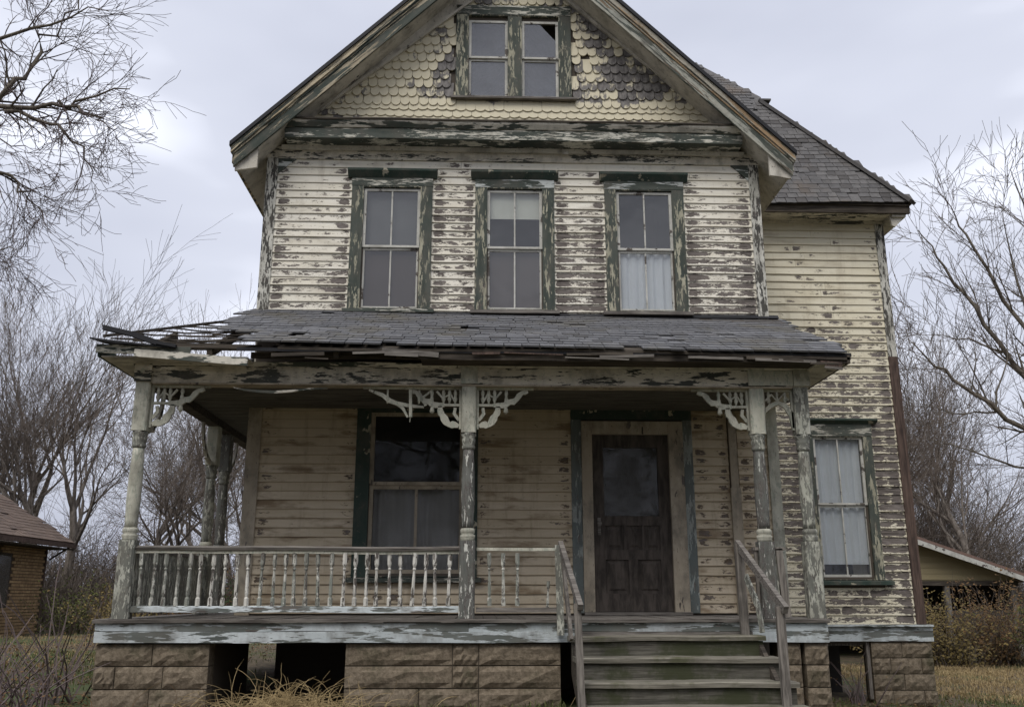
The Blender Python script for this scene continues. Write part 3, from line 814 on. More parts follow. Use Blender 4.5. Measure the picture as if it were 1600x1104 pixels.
# taller roof of the rear block
def rp_(x, y): return (x, y, 10.39 + 1.29 * (y - 4))
rr = obj('rear_roof', MB().add([rp_(1.2, 3.0), rp_(4.6, 3.0), rp_(5.05, 4.0), rp_(4.182, 5.0), rp_(2.3, 7.0), rp_(1.2, 7.0), (4.6, 11, 9.1), (2.3, 11, 14.2), (1.2, 11, 9.1), (1.2, 11, 14.2)],
     [(0, 1, 2, 3, 4, 5), (1, 6, 7, 4, 3, 2), (4, 7, 9, 5), (0, 5, 9, 8), (6, 8, 9, 7), (0, 8, 6, 1)]), M['wing_tile'], house)
lay_tiles('rear_shingle', rr, rp_(3.0, 3.0), (1, 0, 0), (0, 1, 1.29), lambda u, v: 3.0 + u < (4.45 + .45 * v / 1.632 if v < 1.632 else 5.0 - (v / 1.632 - 1) * .94), .16, .12, 30, 3.0, M['wing_tile'], random.Random(15), 150)

# ------------------------------------------------------------------ porch
PY = -1.8
DX0, DX1 = -3.60, 3.36
deck = obj('porch_deck', MB().box(DX0 + .03, DX1 - .03, PY + .06, -.01, 1.27, 1.36).box(DX0 + .03, WX0 - .02, -.009, 4.4, 1.27, 1.36), M['dark_wood'], house)
x = DX0; 
while x < DX1 - .02:
    w_ = min(.135, DX1 - x); f_ = rng.uniform(-.012, .012)
    obj('plank', MB().box(x, x + w_ - .005, PY - .025 + f_, (-.002 if x > WX0 - .1 else 4.4), 1.362 + rng.uniform(0, .004), 1.397 + rng.uniform(-.003, .004)), M['old_wood'], deck)
    x += w_
obj('nosing', MB().prof([(PY - .035, 1.366), (PY - .04, 1.395), (PY - .02, 1.398), (PY - .02, 1.366)], DX0 - .02, DX1 + .01, 30, .010, 2), M['old_wood'], deck)
for a, b, za, zb, yo in ((DX0, -.1, 1.285, 1.362, 0), (-.097, DX1 - .002, 1.283, 1.36, .002), (DX0 + .002, .92, 1.182, 1.281, -.008), (2.62, DX1, 1.182, 1.281, -.008)):
    obj('skirt_board', MB().prof([(PY + yo, za), (PY + yo - .004, zb), (PY + yo + .03, zb), (PY + yo + .03, za)], a, b, 14, .010, za), M['skirt'], deck)
obj('skirt_board', MB().box(DX0 + .001, DX0 + .03, PY + .032, 4.4, 1.185, 1.36), M['skirt'], deck)
obj('skirt_board', MB().box(DX1 - .03, DX1 - .001, PY + .032, 0, 1.185, 1.36), M['skirt'], deck)
obj('string_board', MB().prof([(PY - .02, 1.235), (PY - .02, 1.278), (PY + .02, 1.278), (PY + .02, 1.235)], .921, 2.619, 8, .006, 7), M['old_wood'], deck)

def post(x, y, mats, label, lean=0):
    m0, m1, m2 = mats
    sh = [(.062, 2.25), (.060, 2.32), (.068, 2.5), (.067, 2.75), (.058, 2.95), (.055, 3.03)]
    p = tag(obj('porch_post', MB().lathe(sh, x, y, 14), m1, house, True), label)
    cb_ = MB(); s_ = .076; c = .016
    oct_ = [(-s_, -s_+c), (-s_+c, -s_), (s_-c, -s_), (s_, -s_+c), (s_, s_-c), (s_-c, s_), (-s_+c, s_), (-s_, s_-c)]
    n = 8
    def sq(z0, z1, k):
        m = MB(); vs = [(x + a*k, y + b*k, z0) for a, b in oct_] + [(x + a*k, y + b*k, z1) for a, b in oct_]
        m.add(vs, [tuple(range(7, -1, -1)), tuple(range(8, 16))] + [(i, (i+1) % 8, (i+1) % 8 + 8, i + 8) for i in range(8)]); return m
    obj('base_block', sq(1.40, 2.13, 1.02), m0, p)
    obj('top_block', sq(3.20, 3.688, .98), m2, p)
    obj('collar', MB().lathe([(.075, 2.131), (.070, 2.15), (.076, 2.165), (.076, 2.185), (.062, 2.195), (.074, 2.21), (.074, 2.235), (.063, 2.252)], x, y, 14), m2, p, True)
    obj('collar', MB().lathe([(.056, 3.028), (.066, 3.04), (.070, 3.06), (.060, 3.075), (.068, 3.10), (.071, 3.13), (.064, 3.15), (.078, 3.175), (.075, 3.199)], x, y, 14), M['grey_post'], p, True)
    return p
G3 = (M['grey_post'], M['grey_post'], M['pale_post'])
pL = post(-3.40, -1.70, (M['grey_post'], M['pale_post'], M['pale_post']), 'corner porch post at the collapsed end of the roof')
pM = post(-.12, -1.70, (M['dark_post'], M['dark_post'], M['pale_post']), 'middle porch post between window and door')
pR = post(2.83, -1.70, (M['dark_post'], M['dark_post'], M['pale_post']), 'porch post beside the steps')
pE = post(3.29, -1.70, (M['grey_post'], M['grey_post'], M['grey_post']), 'end porch post in front of the wing')
pS = post(-3.38, .80, G3, 'nearer post of the side porch pair')
pT = post(-3.38, 1.40, (M['dark_post'], M['dark_post'], M['dark_post']), 'farther post of the side porch pair')

# beam with its blocks
pb = obj('porch_beam', MB().prof([(-1.775, 3.69), (-1.775, 3.86), (-1.63, 3.86), (-1.63, 3.69)], -3.47, 3.36, 30, .008, 6), M['frieze'], house)
obj('beam_moulding', MB().prof([(-1.79, 3.862), (-1.82, 3.90), (-1.63, 3.90), (-1.63, 3.862)], -3.5, -.25, 14, .012, 6), M['white_trim_h'], pb)
obj('beam_moulding', MB().prof([(-1.79, 3.862), (-1.82, 3.895), (-1.63, 3.895), (-1.63, 3.862)], -.24, 3.42, 14, .008, 6), M['soffit'], pb)
obj('beam_fillet', MB().prof([(-1.785, 3.672), (-1.785, 3.688), (-1.62, 3.688), (-1.62, 3.672)], -3.3, 3.2, 20, .006, 6), M['tan_frame'], pb)
for bx_, m_ in ((-3.40, 'frieze'), (-.12, 'pale_post'), (2.83, 'pale_post'), (3.30, 'pale_post')):
    b_ = obj('beam_block', MB().box(bx_ - .085, bx_ + .085, -1.80, -1.776, 3.695, 3.885), M[m_], pb)
    obj('rosette', MB().lathe([(.0, -.012), (.018, -.012), (.024, 0)], 0, 0, 8), M['pale_post'], pb).matrix_basis = Matrix.Translation(Vector((bx_, -1.80, 3.80)) - wl(pb)) @ Matrix.Rotation(R(90), 4, 'X') 
obj('beam_panel', MB().box(2.918, 3.212, -1.785, -1.776, 3.70, 3.855), M['pale_post'], pb)
sb = obj('side_beam', MB().box(-3.45, -3.31, -1.62, 4.3, 3.69, 3.86), M['dark_wood'], house)
obj('end_beam', MB().box(3.24, 3.355, -1.62, -.01, 3.69, 3.86), M['soffit'], house)
# ceiling
pc = obj('porch_ceiling', MB().box(-3.3, 3.24, -1.6, -.01, 3.80, 3.84).box(-3.3, WX0 - .02, -.009, 4.3, 3.80, 3.84), M['dark_wood'], house)
y = -1.62
while y < -.08:
    obj('ceiling_board', MB().box(-3.3, 3.24, y, y + .088, 3.775 + rng.uniform(0, .006), 3.798), M['ceiling_wood'], pc); y += .094
y = -.0
while y < 4.2:
    obj('ceiling_board', MB().box(-3.3, WX0 - .02, y, y + .088, 3.775 + rng.uniform(0, .006), 3.798), M['ceiling_wood'], pc); y += .094

# brackets: sawn fretwork
def bracket(x, sgn, y, mat, full=True, parent=house):
    y0, y1 = y - .014, y + .014
    mb = MB(); X = lambda d: x + sgn * d
    mb.box(*sorted((X(.078), X(.66))), y - .016, y + .016, 3.648, 3.671)
    mb.box(*sorted((X(.078), X(.10))), y - .016, y + .016, 3.24, 3.648)
    mb.box(*sorted((X(.10), X(.40))), y - .015, y + .015, 3.475, 3.500)
    br = obj('bracket', mb, mat, parent)
    arc = [(X(.36 + .24 * t), 3.487 + .165 * t ** 1.2 + .016 * math.sin(t * 11)) for t in [i / 8 for i in range(9)]]
    obj('scroll', MB().strip([(X(.25), 3.487)] + arc, [.04] + [.062 - .03 * i / 8 + .012 * (i % 2) for i in range(9)], y0, y1), mat, br)
    if full:
        low = [(X(.105 + .19 * math.sin(t)), 3.27 + .205 * (1 - math.cos(t)) + .012 * math.sin(t * 8)) for t in [i * math.pi / 2 / 9 for i in range(10)]]
        obj('scroll', MB().strip(low, [.035, .06, .075, .05, .07, .08, .055, .065, .06, .04], y0, y1), mat, br)
        obj('scroll', MB().strip([(X(.10), 3.33), (X(.15), 3.40), (X(.14), 3.46)], [.03, .035, .03], y0 + .003, y1 - .003), mat, br)
        obj('drop', MB().lathe([(.008, 3.40), (.026, 3.42), (.02, 3.45), (.012, 3.476)], X(.375), y, 8), mat, br, True)
    for d in (.14, .20, .26, .32, .38):
        if (full and d != .32) or d not in (.20, .32):
            obj('spindle', MB().lathe([(.011, 3.50), (.011, 3.52), (.022, 3.55), (.013, 3.58), (.02, 3.61), (.011, 3.648)], X(d), y, 8), mat, br, True)
    obj('fretwork', MB().strip([(X(.14), 3.52), (X(.19), 3.60), (X(.27), 3.56), (X(.33), 3.63)], .022, y0 + .004, y1 - .004), mat, br)
    return br
bracket(-3.40, 1, -1.70, M['pale_post']); bracket(-.12, -1, -1.70, M['pale_post']); bracket(-.12, 1, -1.70, M['pale_post'])
bracket(2.83, -1, -1.70, M['pale_post'])
# short fretwork between the two right-hand posts
bs = obj('bracket', MB().box(2.905, 3.215, -1.714, -1.686, 3.648, 3.671).box(2.905, 2.925, -1.714, -1.686, 3.40, 3.648).box(3.195, 3.215, -1.714, -1.686, 3.25, 3.648), M['pale_post'], house)
obj('scroll', MB().strip([(2.92, 3.44), (2.98, 3.50), (3.06, 3.535), (3.14, 3.50), (3.20, 3.40), (3.205, 3.27)], [.03, .045, .04, .05, .06, .03], -1.714, -1.686), M['pale_post'], bs)
for d in (2.97, 3.06, 3.14): obj('spindle', MB().lathe([(.01, 3.52), (.02, 3.56), (.012, 3.59), (.018, 3.62), (.01, 3.648)], d, -1.70, 8), M['pale_post'], bs, True)
obj('fretwork', MB().strip([(2.93, 3.55), (3.0, 3.62), (3.06, 3.55), (3.12, 3.62), (3.18, 3.56)], .02, -1.71, -1.69), M['pale_post'], bs)
# loose bracket hanging over the window
hb = tag(obj('bracket', MB().box(-1.2, -.5, -1.712, -1.688, 3.65, 3.671).bar((-.72, -1.70, 3.65), (-.71, -1.70, 3.36), .03, .045, (0, 1, 0)), M['pale_post'], house), 'broken bracket hanging loose below the beam')
obj('scroll', MB().strip([(-1.14, 3.64), (-1.0, 3.585), (-.93, 3.53), (-.85, 3.50), (-.70, 3.475), (-.58, 3.465)], [.02, .04, .05, .04, .035, .02], -1.712, -1.688), M['pale_post'], hb)
obj('scroll', MB().strip([(-.86, 3.50), (-.79, 3.45), (-.74, 3.36)], [.03, .03, .02], -1.71, -1.69), M['pale_post'], hb)
obj('scroll', MB().strip([(-.56, 3.48), (-.60, 3.56), (-.5, 3.64)], [.03, .025, .02], -1.71, -1.69), M['pale_post'], hb)
for d in (-.95, -.63): obj('spindle', MB().lathe([(.01, 3.50), (.018, 3.56), (.01, 3.60), (.012, 3.65)], d, -1.70, 8), M['pale_post'], hb, True)
obj('splinter', MB().tube([(-.713, -1.70, 3.37), (-.718, -1.70, 3.31)], [.006, .003], 4), M['pale_post'], hb)
# side brackets along the left beam
def side_bracket(y, sgn):
    X0 = -3.38; mb = MB()
    pts = [(y + sgn * (.09 + .42 * math.sin(t)), 3.22 + .44 * (1 - math.cos(t)) ** .8) for t in [i * math.pi / 2 / 10 for i in range(11)]]
    for (ya, za), (yb, zb) in zip(pts[:-1], pts[1:]): mb.bar((X0, ya, za), (X0, yb, zb), .03, .06)
    for i in (3, 5, 7): mb.bar((X0, pts[i][0] - .01, pts[i][1] - .05), (X0, pts[i][0] + .02, pts[i][1] + .02), .03, .05)
    return obj('bracket', mb, M['soffit'], house)
side_bracket(-1.70, 1); side_bracket(.80, -1); side_bracket(1.40, 1)

# balustrade
def baluster_mesh():
    h = .50
    pr = [(.023, 0), (.023, .07), (.012, .085), (.018, .11), (.016, .25), (.011, .33), (.019, .345), (.011, .36), (.018, .375), (.023, .39), (.023, h)]
    mb = MB(); mb.lathe(pr, 0, 0, 6); return mb
bal_w = baluster_mesh().mesh('baluster', smooth=False); bal_w.materials.append(M['baluster_w'])
bal_g = baluster_mesh().mesh('baluster', smooth=False); bal_g.materials.append(M['baluster_g'])
ZB = 1.515
rail = obj('railing', MB().prof([(-1.735, 2.035), (-1.745, 2.06), (-1.70, 2.078), (-1.655, 2.06), (-1.665, 2.035)], -3.33, -.20, 24, .012, 8), M['old_wood'], house)
tag(rail, 'front porch railing with turned white balusters')
obj('bottom_rail', MB().prof([(-1.74, 1.455), (-1.735, 1.505), (-1.70, 1.515), (-1.665, 1.505), (-1.66, 1.455)], -3.33, -.20, 24, .010, 8), M['skirt'], rail)
obj('under_rail', MB().prof([(-1.72, 2.005), (-1.72, 2.034), (-1.68, 2.034), (-1.68, 2.005)], -3.33, -.20, 24, .012, 8), M['pale_post'], rail)
x = -3.25; k = 0
while x < -.22:
    b_ = link('baluster', bal_w if (x > -1.35 or -2.76 < x < -2.2) else bal_g, (x + rng.uniform(-.006, .006), -1.70, ZB), rail, (rng.uniform(-.03, .03), rng.gauss(0, .03), rng.uniform(0, 3)))
    x += .1135 + rng.uniform(-.012, .012)
rail2 = obj('railing', MB().prof([(-1.72, 2.04), (-1.72, 2.07), (-1.68, 2.07), (-1.68, 2.04)], -.03, .74, 8, .008, 3), M['pale_post'], house)
tag(rail2, 'broken short railing left of the steps with most balusters gone')
obj('bottom_rail', MB().prof([(-1.735, 1.46), (-1.73, 1.505), (-1.67, 1.505), (-1.665, 1.46)], -.03, .80, 8, .008, 3), M['old_wood'], rail2)
for x in (.10, .235, .37): link('baluster', bal_g, (x, -1.70, ZB), rail2, (0, rng.uniform(-.03, .03), rng.uniform(0, 3)))
b_ = link('baluster', bal_g, (.66, -1.70, ZB - .04), rail2, (0, .05, 0)); b_.scale = (.8, .8, .55)
rail3 = obj('railing', MB().box(-3.40, -3.34, -1.60, .72, 2.035, 2.075), M['old_wood'], house)
tag(rail3, 'side porch railing with wide grey boards')
obj('bottom_rail', MB().box(-3.40, -3.345, -1.60, .72, 1.45, 1.505), M['old_wood'], rail3)
y = -1.52
while y < .66:
    obj('slat', MB().box(-3.385, -3.355, y, y + .085, 1.506, 2.034), M['grey_post'], rail3); y += .112
rail4 = obj('railing', MB().box(2.70, 2.76, -1.735, -1.665, 2.045, 2.075).box(2.91, 3.02, -1.735, -1.665, 2.045, 2.075).bar((3.0, -1.70, 1.41), (2.955, -1.70, 2.06), .07, .07, (0, 1, 0)), M['old_wood_v'], house)
tag(rail4, 'stub of railing with a leaning post right of the steps')
obj('slat', MB().box(2.715, 2.745, -1.72, -1.69, 1.41, 2.04), M['old_wood_v'], rail4)
obj('slat', MB().box(2.915, 2.94, -1.72, -1.69, 1.41, 2.04), M['grey_post'], rail4)

# porch roof
RE, RT = -2.15, 0.0
def reave(x): return 3.985 - .0095 * x + .018 * math.sin(x * 1.3)
pr_ = obj('porch_roof', MB(), M['dark_wood'], house) if False else None
dk = MB()
xs = [-2.0 + i * (5.70 / 20) for i in range(21)]
for i, x in enumerate(xs):
    for (y, z) in ((RE + .03, reave(x) - .012), (RT - .005, 4.955), (RT - .005, 4.93), (RE + .03, reave(x) - .04)): dk.v.append((x, y, z))
for i in range(20):
    a = i * 4; b = a + 4
    dk.f += [(a, b, b + 1, a + 1), (a + 3, a + 2, b + 2, b + 3), (a, a + 3, b + 3, b), (a + 1, b + 1, b + 2, a + 2)]
dk.f += [(0, 1, 2, 3), (83, 82, 81, 80)]
pr_ = obj('porch_roof', dk, M['dark_wood'], house)
SLP = Vector((0, RT - RE, 4.965 - 3.985)); SPL = SLP.length
def in_porch(u, v):
    x = -3.75 + u; f = v / SPL
    if f > .985 or x > 3.70: return False
    hipx = -3.75 + f * (1.0)
    ragged = -2.36 - .72 * f + .35 * mn.noise((v * 1.9, 3.3, 0)) + .16 * mn.noise((v * 6, 1.1, 0))
    return x > max(hipx + .05, ragged)
ex_ = Vector((1, 0, -.0095)); lay_tiles('roof_shingle', pr_, (-3.75, RE, 4.022), ex_, SLP, in_porch, .175, .150, 16, 7.47, M['slate'], random.Random(11), 300, .016)
obj('roof_flashing', MB().prof([(-.06, 4.945), (-.02, 4.995), (-.006, 4.995), (-.006, 4.945)], -2.6, 3.7, 16, .01, 4), M['tar'], pr_)
# rafters, fascia remains
for i in range(12):
    x = -3.3 + i * .62
    yt = min(-.02, -2.15 + (x + 3.75) * 2.05)
    obj('rafter', MB().bar((x, RE + .10, 3.93), (x, yt, 3.93 + (yt + 2.05) * .468), .05, .09), M['dark_wood'], pr_)
obj('fascia_board', MB().prof([(-2.10, 3.865), (-2.10, 3.955), (-2.075, 3.955), (-2.075, 3.865)], -.62, 3.70, 18, .014, 5), M['dark_wood'], pr_)
obj('fascia_board', MB().prof([(-2.115, 3.93), (-2.115, 3.965), (-2.10, 3.965), (-2.10, 3.93)], -2.4, 3.71, 18, .012, 5), M['tar'], pr_)
obj('fascia_board', MB().prof([(-1.95, 3.905), (-1.95, 3.965), (-1.92, 3.965), (-1.92, 3.905)], -2.3, -.45, 10, .012, 9), M['dark_wood'], pr_)
obj('soffit', MB().box(-.6, 3.62, -2.07, -1.825, 3.872, 3.885), M['dark_wood'], pr_)
obj('soffit', MB().box(-3.72, -2.3, -2.07, -1.825, 3.87, 3.884), M['soffit'], pr_)
obj('soffit', MB().box(3.362, 3.66, -2.06, -.01, 3.855, 3.87), M['soffit'], pr_)
obj('fascia_board', MB().box(3.66, 3.69, -2.12, -.01, 3.86, 3.945), M['dark_wood'], pr_)
obj('fascia_board', MB().bar((-3.38, -2.13, 3.90), (-2.28, -2.13, 3.815), .02, .075), M['white_trim_h'], pr_)
obj('fascia_board', MB().bar((-3.76, -2.11, 3.945), (-2.85, -2.10, 3.925), .02, .085), M['green_h'], pr_)
obj('fascia_board', MB().bar((-3.74, -2.09, 3.93), (-3.66, 4.3, 3.93), .02, .12), M['green_solid'], pr_)
obj('soffit', MB().box(-3.72, -3.452, -1.82, 4.3, 3.872, 3.885), M['soffit'], pr_)
obj('fascia_board', MB().bar((-.98, -2.12, 3.945), (-.42, -2.12, 3.905), .02, .05).bar((-.95, -2.13, 3.915), (-.62, -2.13, 3.90), .015, .04), M['old_wood'], pr_)
obj('trim_strip', MB().strip([(-2.47, 3.622), (-2.36, 3.597), (-2.2, 3.583), (-2.05, 3.578), (-1.9, 3.59), (-1.72, 3.612), (-1.54, 3.622)], [.008, .02, .026, .026, .022, .016, .006], -1.86, -1.83), M['white_trim_h'], pr_)
er = random.Random(41)
for k in range(16):
    x = er.uniform(-2.3, 3.5); L = er.uniform(.15, .7); L = min(L, 3.6 - x); z = reave(x) - er.uniform(.05, .13)
    obj('splintered_board', MB().bar((x, -2.125 - er.random() * .01, z), (x + L, -2.125 - er.random() * .01, z + er.uniform(-.02, .02)), .012, er.uniform(.012, .035)), M[er.choice(('old_wood', 'dark_wood', 'dark_wood', 'brown_bare'))], pr_)
# the collapsed corner: felt, bent battens and curled sheet
obj('felt_sheet', MB().add([(-3.80, -2.2, 4.035), (-3.60, -2.2, 4.01), (-3.0, -2.14, 3.96), (-3.1, -2.0, 4.0), (-3.5, -1.85, 4.04), (-3.74, -1.95, 4.05), (-3.80, -2.2, 4.02), (-3.60, -2.2, 3.99), (-3.0, -2.14, 3.945), (-3.1, -2.0, 3.985), (-3.5, -1.85, 4.025), (-3.74, -1.95, 4.035)],
    [(0, 1, 2, 3, 4, 5), (11, 10, 9, 8, 7, 6), (0, 6, 7, 1), (1, 7, 8, 2), (2, 8, 9, 3), (3, 9, 10, 4), (4, 10, 11, 5), (5, 11, 6, 0)]), M['tar'], pr_)
obj('curled_sheet', MB().bar((-3.68, -2.19, 4.135), (-3.40, -2.17, 4.075), .05, .045).bar((-3.40, -2.17, 4.075), (-3.16, -2.15, 3.995), .05, .05).bar((-3.16, -2.15, 3.995), (-2.98, -2.14, 3.965), .05, .03), M['tar'], pr_)
obj('sheathing', MB().bar((-3.55, -2.03, 3.985), (-2.1, -2.03, 3.975), .09, .025).bar((-3.2, -1.95, 4.03), (-2.2, -1.93, 4.02), .10, .02), M['dark_wood'], pr_)
br_ = random.Random(21)
for k, f in enumerate((.10, .17, .25, .34, .43, .52, .62, .72)):
    Y_ = RE + f * 2.15; zz = 4.0 + f * .965
    xa = -3.75 + f * 1.0 - .05; xb = -2.25 - .7 * f + br_.uniform(0, .25)
    sg = br_.uniform(.01, .045); tl = br_.uniform(-.03, .02)
    pts = [Vector((xa + (xb - xa) * t, Y_ + br_.uniform(-.02, .02), zz - sg * math.sin(t * math.pi) + tl * (1 - t) + .006 * mn.noise((t * 5, k, 0)))) for t in [i / 7 for i in range(8)]]
    mb = MB()
    for a, b in zip(pts[:-1], pts[1:]): mb.bar(a, b, .03, .010)
    obj('batten', mb, M['dark_wood'], pr_)
for k in range(5):
    p0 = Vector((-3.45 + .22 * k, -2.0 + .12 * k, 4.05 + .06 * k)); p1 = p0 + Vector((br_.uniform(.4, .9), br_.uniform(.1, .5), br_.uniform(.0, .18)))
    md = p0.lerp(p1, .5) + Vector((0, 0, br_.uniform(-.06, .03)))
    obj('batten', MB().tube([p0, md, p1], [.007, .006, .004], 4), M['dark_wood'], pr_)
obj('hip_rafter', MB().bar((-3.70, -2.1, 4.075), (-2.78, -.08, 4.88), .035, .03), M['dark_wood'], pr_)
# rest of the side-porch roof, behind the collapse
obj('side_roof', MB().add([(-3.75, .9, 4.0), (-3.75, 4.4, 4.0), (-2.76, 4.4, 4.85), (-2.76, .9, 4.85), (-3.75, .9, 3.97), (-3.75, 4.4, 3.97), (-2.76, 4.4, 4.82), (-2.76, .9, 4.82)],
    [(0, 3, 2, 1), (4, 5, 6, 7), (0, 4, 7, 3), (0, 1, 5, 4), (1, 2, 6, 5)]), M['slate'], pr_)

# foundation piers of rock-faced blocks
def block_mesh(w, h, d, seed):
    r = random.Random(seed); mb = MB(); nx, nz_ = 7, 4
    for j in range(nz_ + 1):
        for i in range(nx + 1):
            e = min(i, nx - i, j, nz_ - j)
            bul = 0 if e == 0 else (.016 + r.uniform(-.006, .016))
            jx = 0 if i in (0, nx) else r.uniform(-.012, .012)
            mb.v.append((-w/2 + w * i / nx + jx, -d/2 - bul, h * j / nz_))
    for j in range(nz_):
        for i in range(nx):
            a = j * (nx + 1) + i; mb.f.append((a, a + 1, a + nx + 2, a + nx + 1))
    b = len(mb.v)
    mb.v += [(-w/2, d/2, 0), (w/2, d/2, 0), (w/2, d/2, h), (-w/2, d/2, h)]
    n1 = nx + 1
    mb.f.append(tuple([b + 1, b] ) + tuple())if False else None
    mb.f = [f for f in mb.f if f]
    mb.f.append(tuple(list(range(0, n1))[::-1] + [b, b + 1]))
    mb.f.append(tuple(list(range(nz_ * n1, nz_ * n1 + n1)) + [b + 2, b + 3]))
    mb.f.append(tuple([j * n1 for j in range(nz_ + 1)] + [b + 3, b]))
    mb.f.append(tuple([j * n1 + nx for j in range(nz_, -1, -1)] + [b + 1, b + 2]))
    mb.f.append((b, b + 3, b + 2, b + 1))
    me = mb.mesh('block'); me.materials.append(M['block']); return me
BLK = {}
def blk(w, k):
    key = (round(w, 2), k)
    if key not in BLK: BLK[key] = block_mesh(w - .008, .192, .2, hash(key) % 1000)
    return BLK[key]
def pier(x0, x1, y, ztop, zbot, pattern, label, depth=.2):
    p = tag(obj('foundation_pier', MB().box(x0 + .012, x1 - .012, y - .09, y + depth, zbot, ztop - .006), M['mortar'], house), label)
    z = ztop - .203; r = 0
    while z > zbot - .2:
        ws = pattern[r % len(pattern)]; s_ = (x1 - x0) / sum(ws); x = x0
        for w_ in ws:
            link('block', blk(w_ * s_, rng.randrange(3)), (x + w_ * s_ / 2, y - rng.uniform(0, .008), z), p, (0, 0, rng.uniform(-.006, .006)))
            x += w_ * s_
        z -= .203; r += 1
    return p
pier(-3.59, -2.53, -1.65, 1.180, .45, [(1, .02 + .98), (.45, 1, .95), (1, 1)], 'wide block pier under the left end of the porch', 1.5)
pier(-1.26, .78, -1.65, 1.180, .45, [(1.3, .32, 1.0), (1.3, .32, 1.0), (.9, .72, 1)], 'long block pier under the middle of the porch')
pier(2.87, 3.095, -1.65, 1.180, .35, [(1,)], 'narrow block pier right of the steps')
pier(3.125, 3.36, -1.66, 1.180, .35, [(1,)], 'narrow block pier under the end post')
pier(5.22, 6.05, 1.88, 1.025, .2, [(.5, .5), (.3, .5, .2)], 'block foundation under the wing corner')
pier(3.6, 4.56, 1.95, 1.025, .2, [(.5, .5)], 'shaded block foundation of the wing')
obj('foundation_wall', MB().box(-2.28, WX1 - .03, .03, .2, .3, 1.15).box(-2.28, -2.1, .201, 5, .3, 1.15), M['mortar'], house)
mb = MB(); mb.box(5.165, 5.21, 1.80, 1.86, .3, 1.02); mb.box(4.57, 5.16, 1.86, 1.9, .97, 1.02)
obj('crawl_frame', mb, M['old_wood_v'], house)
obj('crawl_back', MB().box(4.4, 5.4, 3.4, 3.45, 0, 1.1), M['interior'], house)

# ------------------------------------------------------------------ front steps
st = thing('front_steps', (1.75, -2.3, .5), 'worn mossy wooden steps with leaning handrails in front of the door', 'steps')
TX = [(.84, 2.66), (.86, 2.72), (.86, 2.76), (.86, 2.78)]
for i, (zt, ye) in enumerate(((1.252, -2.10), (1.072, -2.38), (.892, -2.66), (.712, -2.94))):
    a, b = TX[i]
    obj('tread', MB().prof([(ye, zt - .045), (ye - .004, zt - .01), (ye + .01, zt), (ye + .30, zt), (ye + .30, zt - .045)], a, b, 12, .012, i), M['tread_wood'], st)
    obj('riser', MB().prof([(ye + .035, zt - .185), (ye + .035, zt - .05), (ye + .06, zt - .05), (ye + .06, zt - .185)], a + .02, b - .02, 8, .006, i + 9), M['step_wood'], st)
for x in (.87, 2.60):
    obj('stringer', MB().add([(x, -2.02, 1.2), (x, -1.86, 1.2), (x, -1.86, .9), (x, -2.85, .42), (x, -2.98, .42), (x, -2.88, .66), (x + .04, -2.02, 1.2), (x + .04, -1.86, 1.2), (x + .04, -1.86, .9), (x + .04, -2.85, .42), (x + .04, -2.98, .42), (x + .04, -2.88, .66)],
        [(0, 1, 2, 3, 4, 5), (11, 10, 9, 8, 7, 6), (0, 6, 7, 1), (1, 7, 8, 2), (2, 8, 9, 3), (3, 9, 10, 4), (4, 10, 11, 5), (5, 11, 6, 0)]), M['dark_wood'], st)
obj('newel', MB().bar((.775, -1.86, 1.25), (.76, -1.86, 2.085), .065, .05, (0, 1, 0)), M['grey_post'], st)
obj('newel', MB().bar((.872, -2.78, .42), (.845, -2.74, 1.545), .06, .06, (0, 1, 0)), M['old_wood_v'], st)
obj('handrail', MB().bar((.785, -1.82, 2.10), (.865, -2.82, 1.51), .045, .06), M['old_wood'], st)
obj('brace', MB().bar((.80, -1.9, 1.95), (.84, -2.2, 1.22), .03, .06), M['old_wood_v'], st)
obj('newel', MB().bar((2.53, -1.87, 1.25), (2.52, -1.86, 2.10), .075, .06, (0, 1, 0)), M['old_wood_v'], st)
obj('newel', MB().bar((2.60, -2.78, .42), (2.605, -2.74, 1.52), .07, .06, (0, 1, 0)), M['old_wood_v'], st)
obj('handrail', MB().bar((2.515, -1.82, 2.11), (2.63, -2.83, 1.49), .045, .07), M['old_wood'], st)
obj('brace', MB().bar((2.56, -1.9, 1.80), (2.615, -2.06, 1.52), .025, .06).bar((2.615, -2.06, 1.53), (2.63, -2.10, 1.28), .025, .05), M['grey_post'], st)

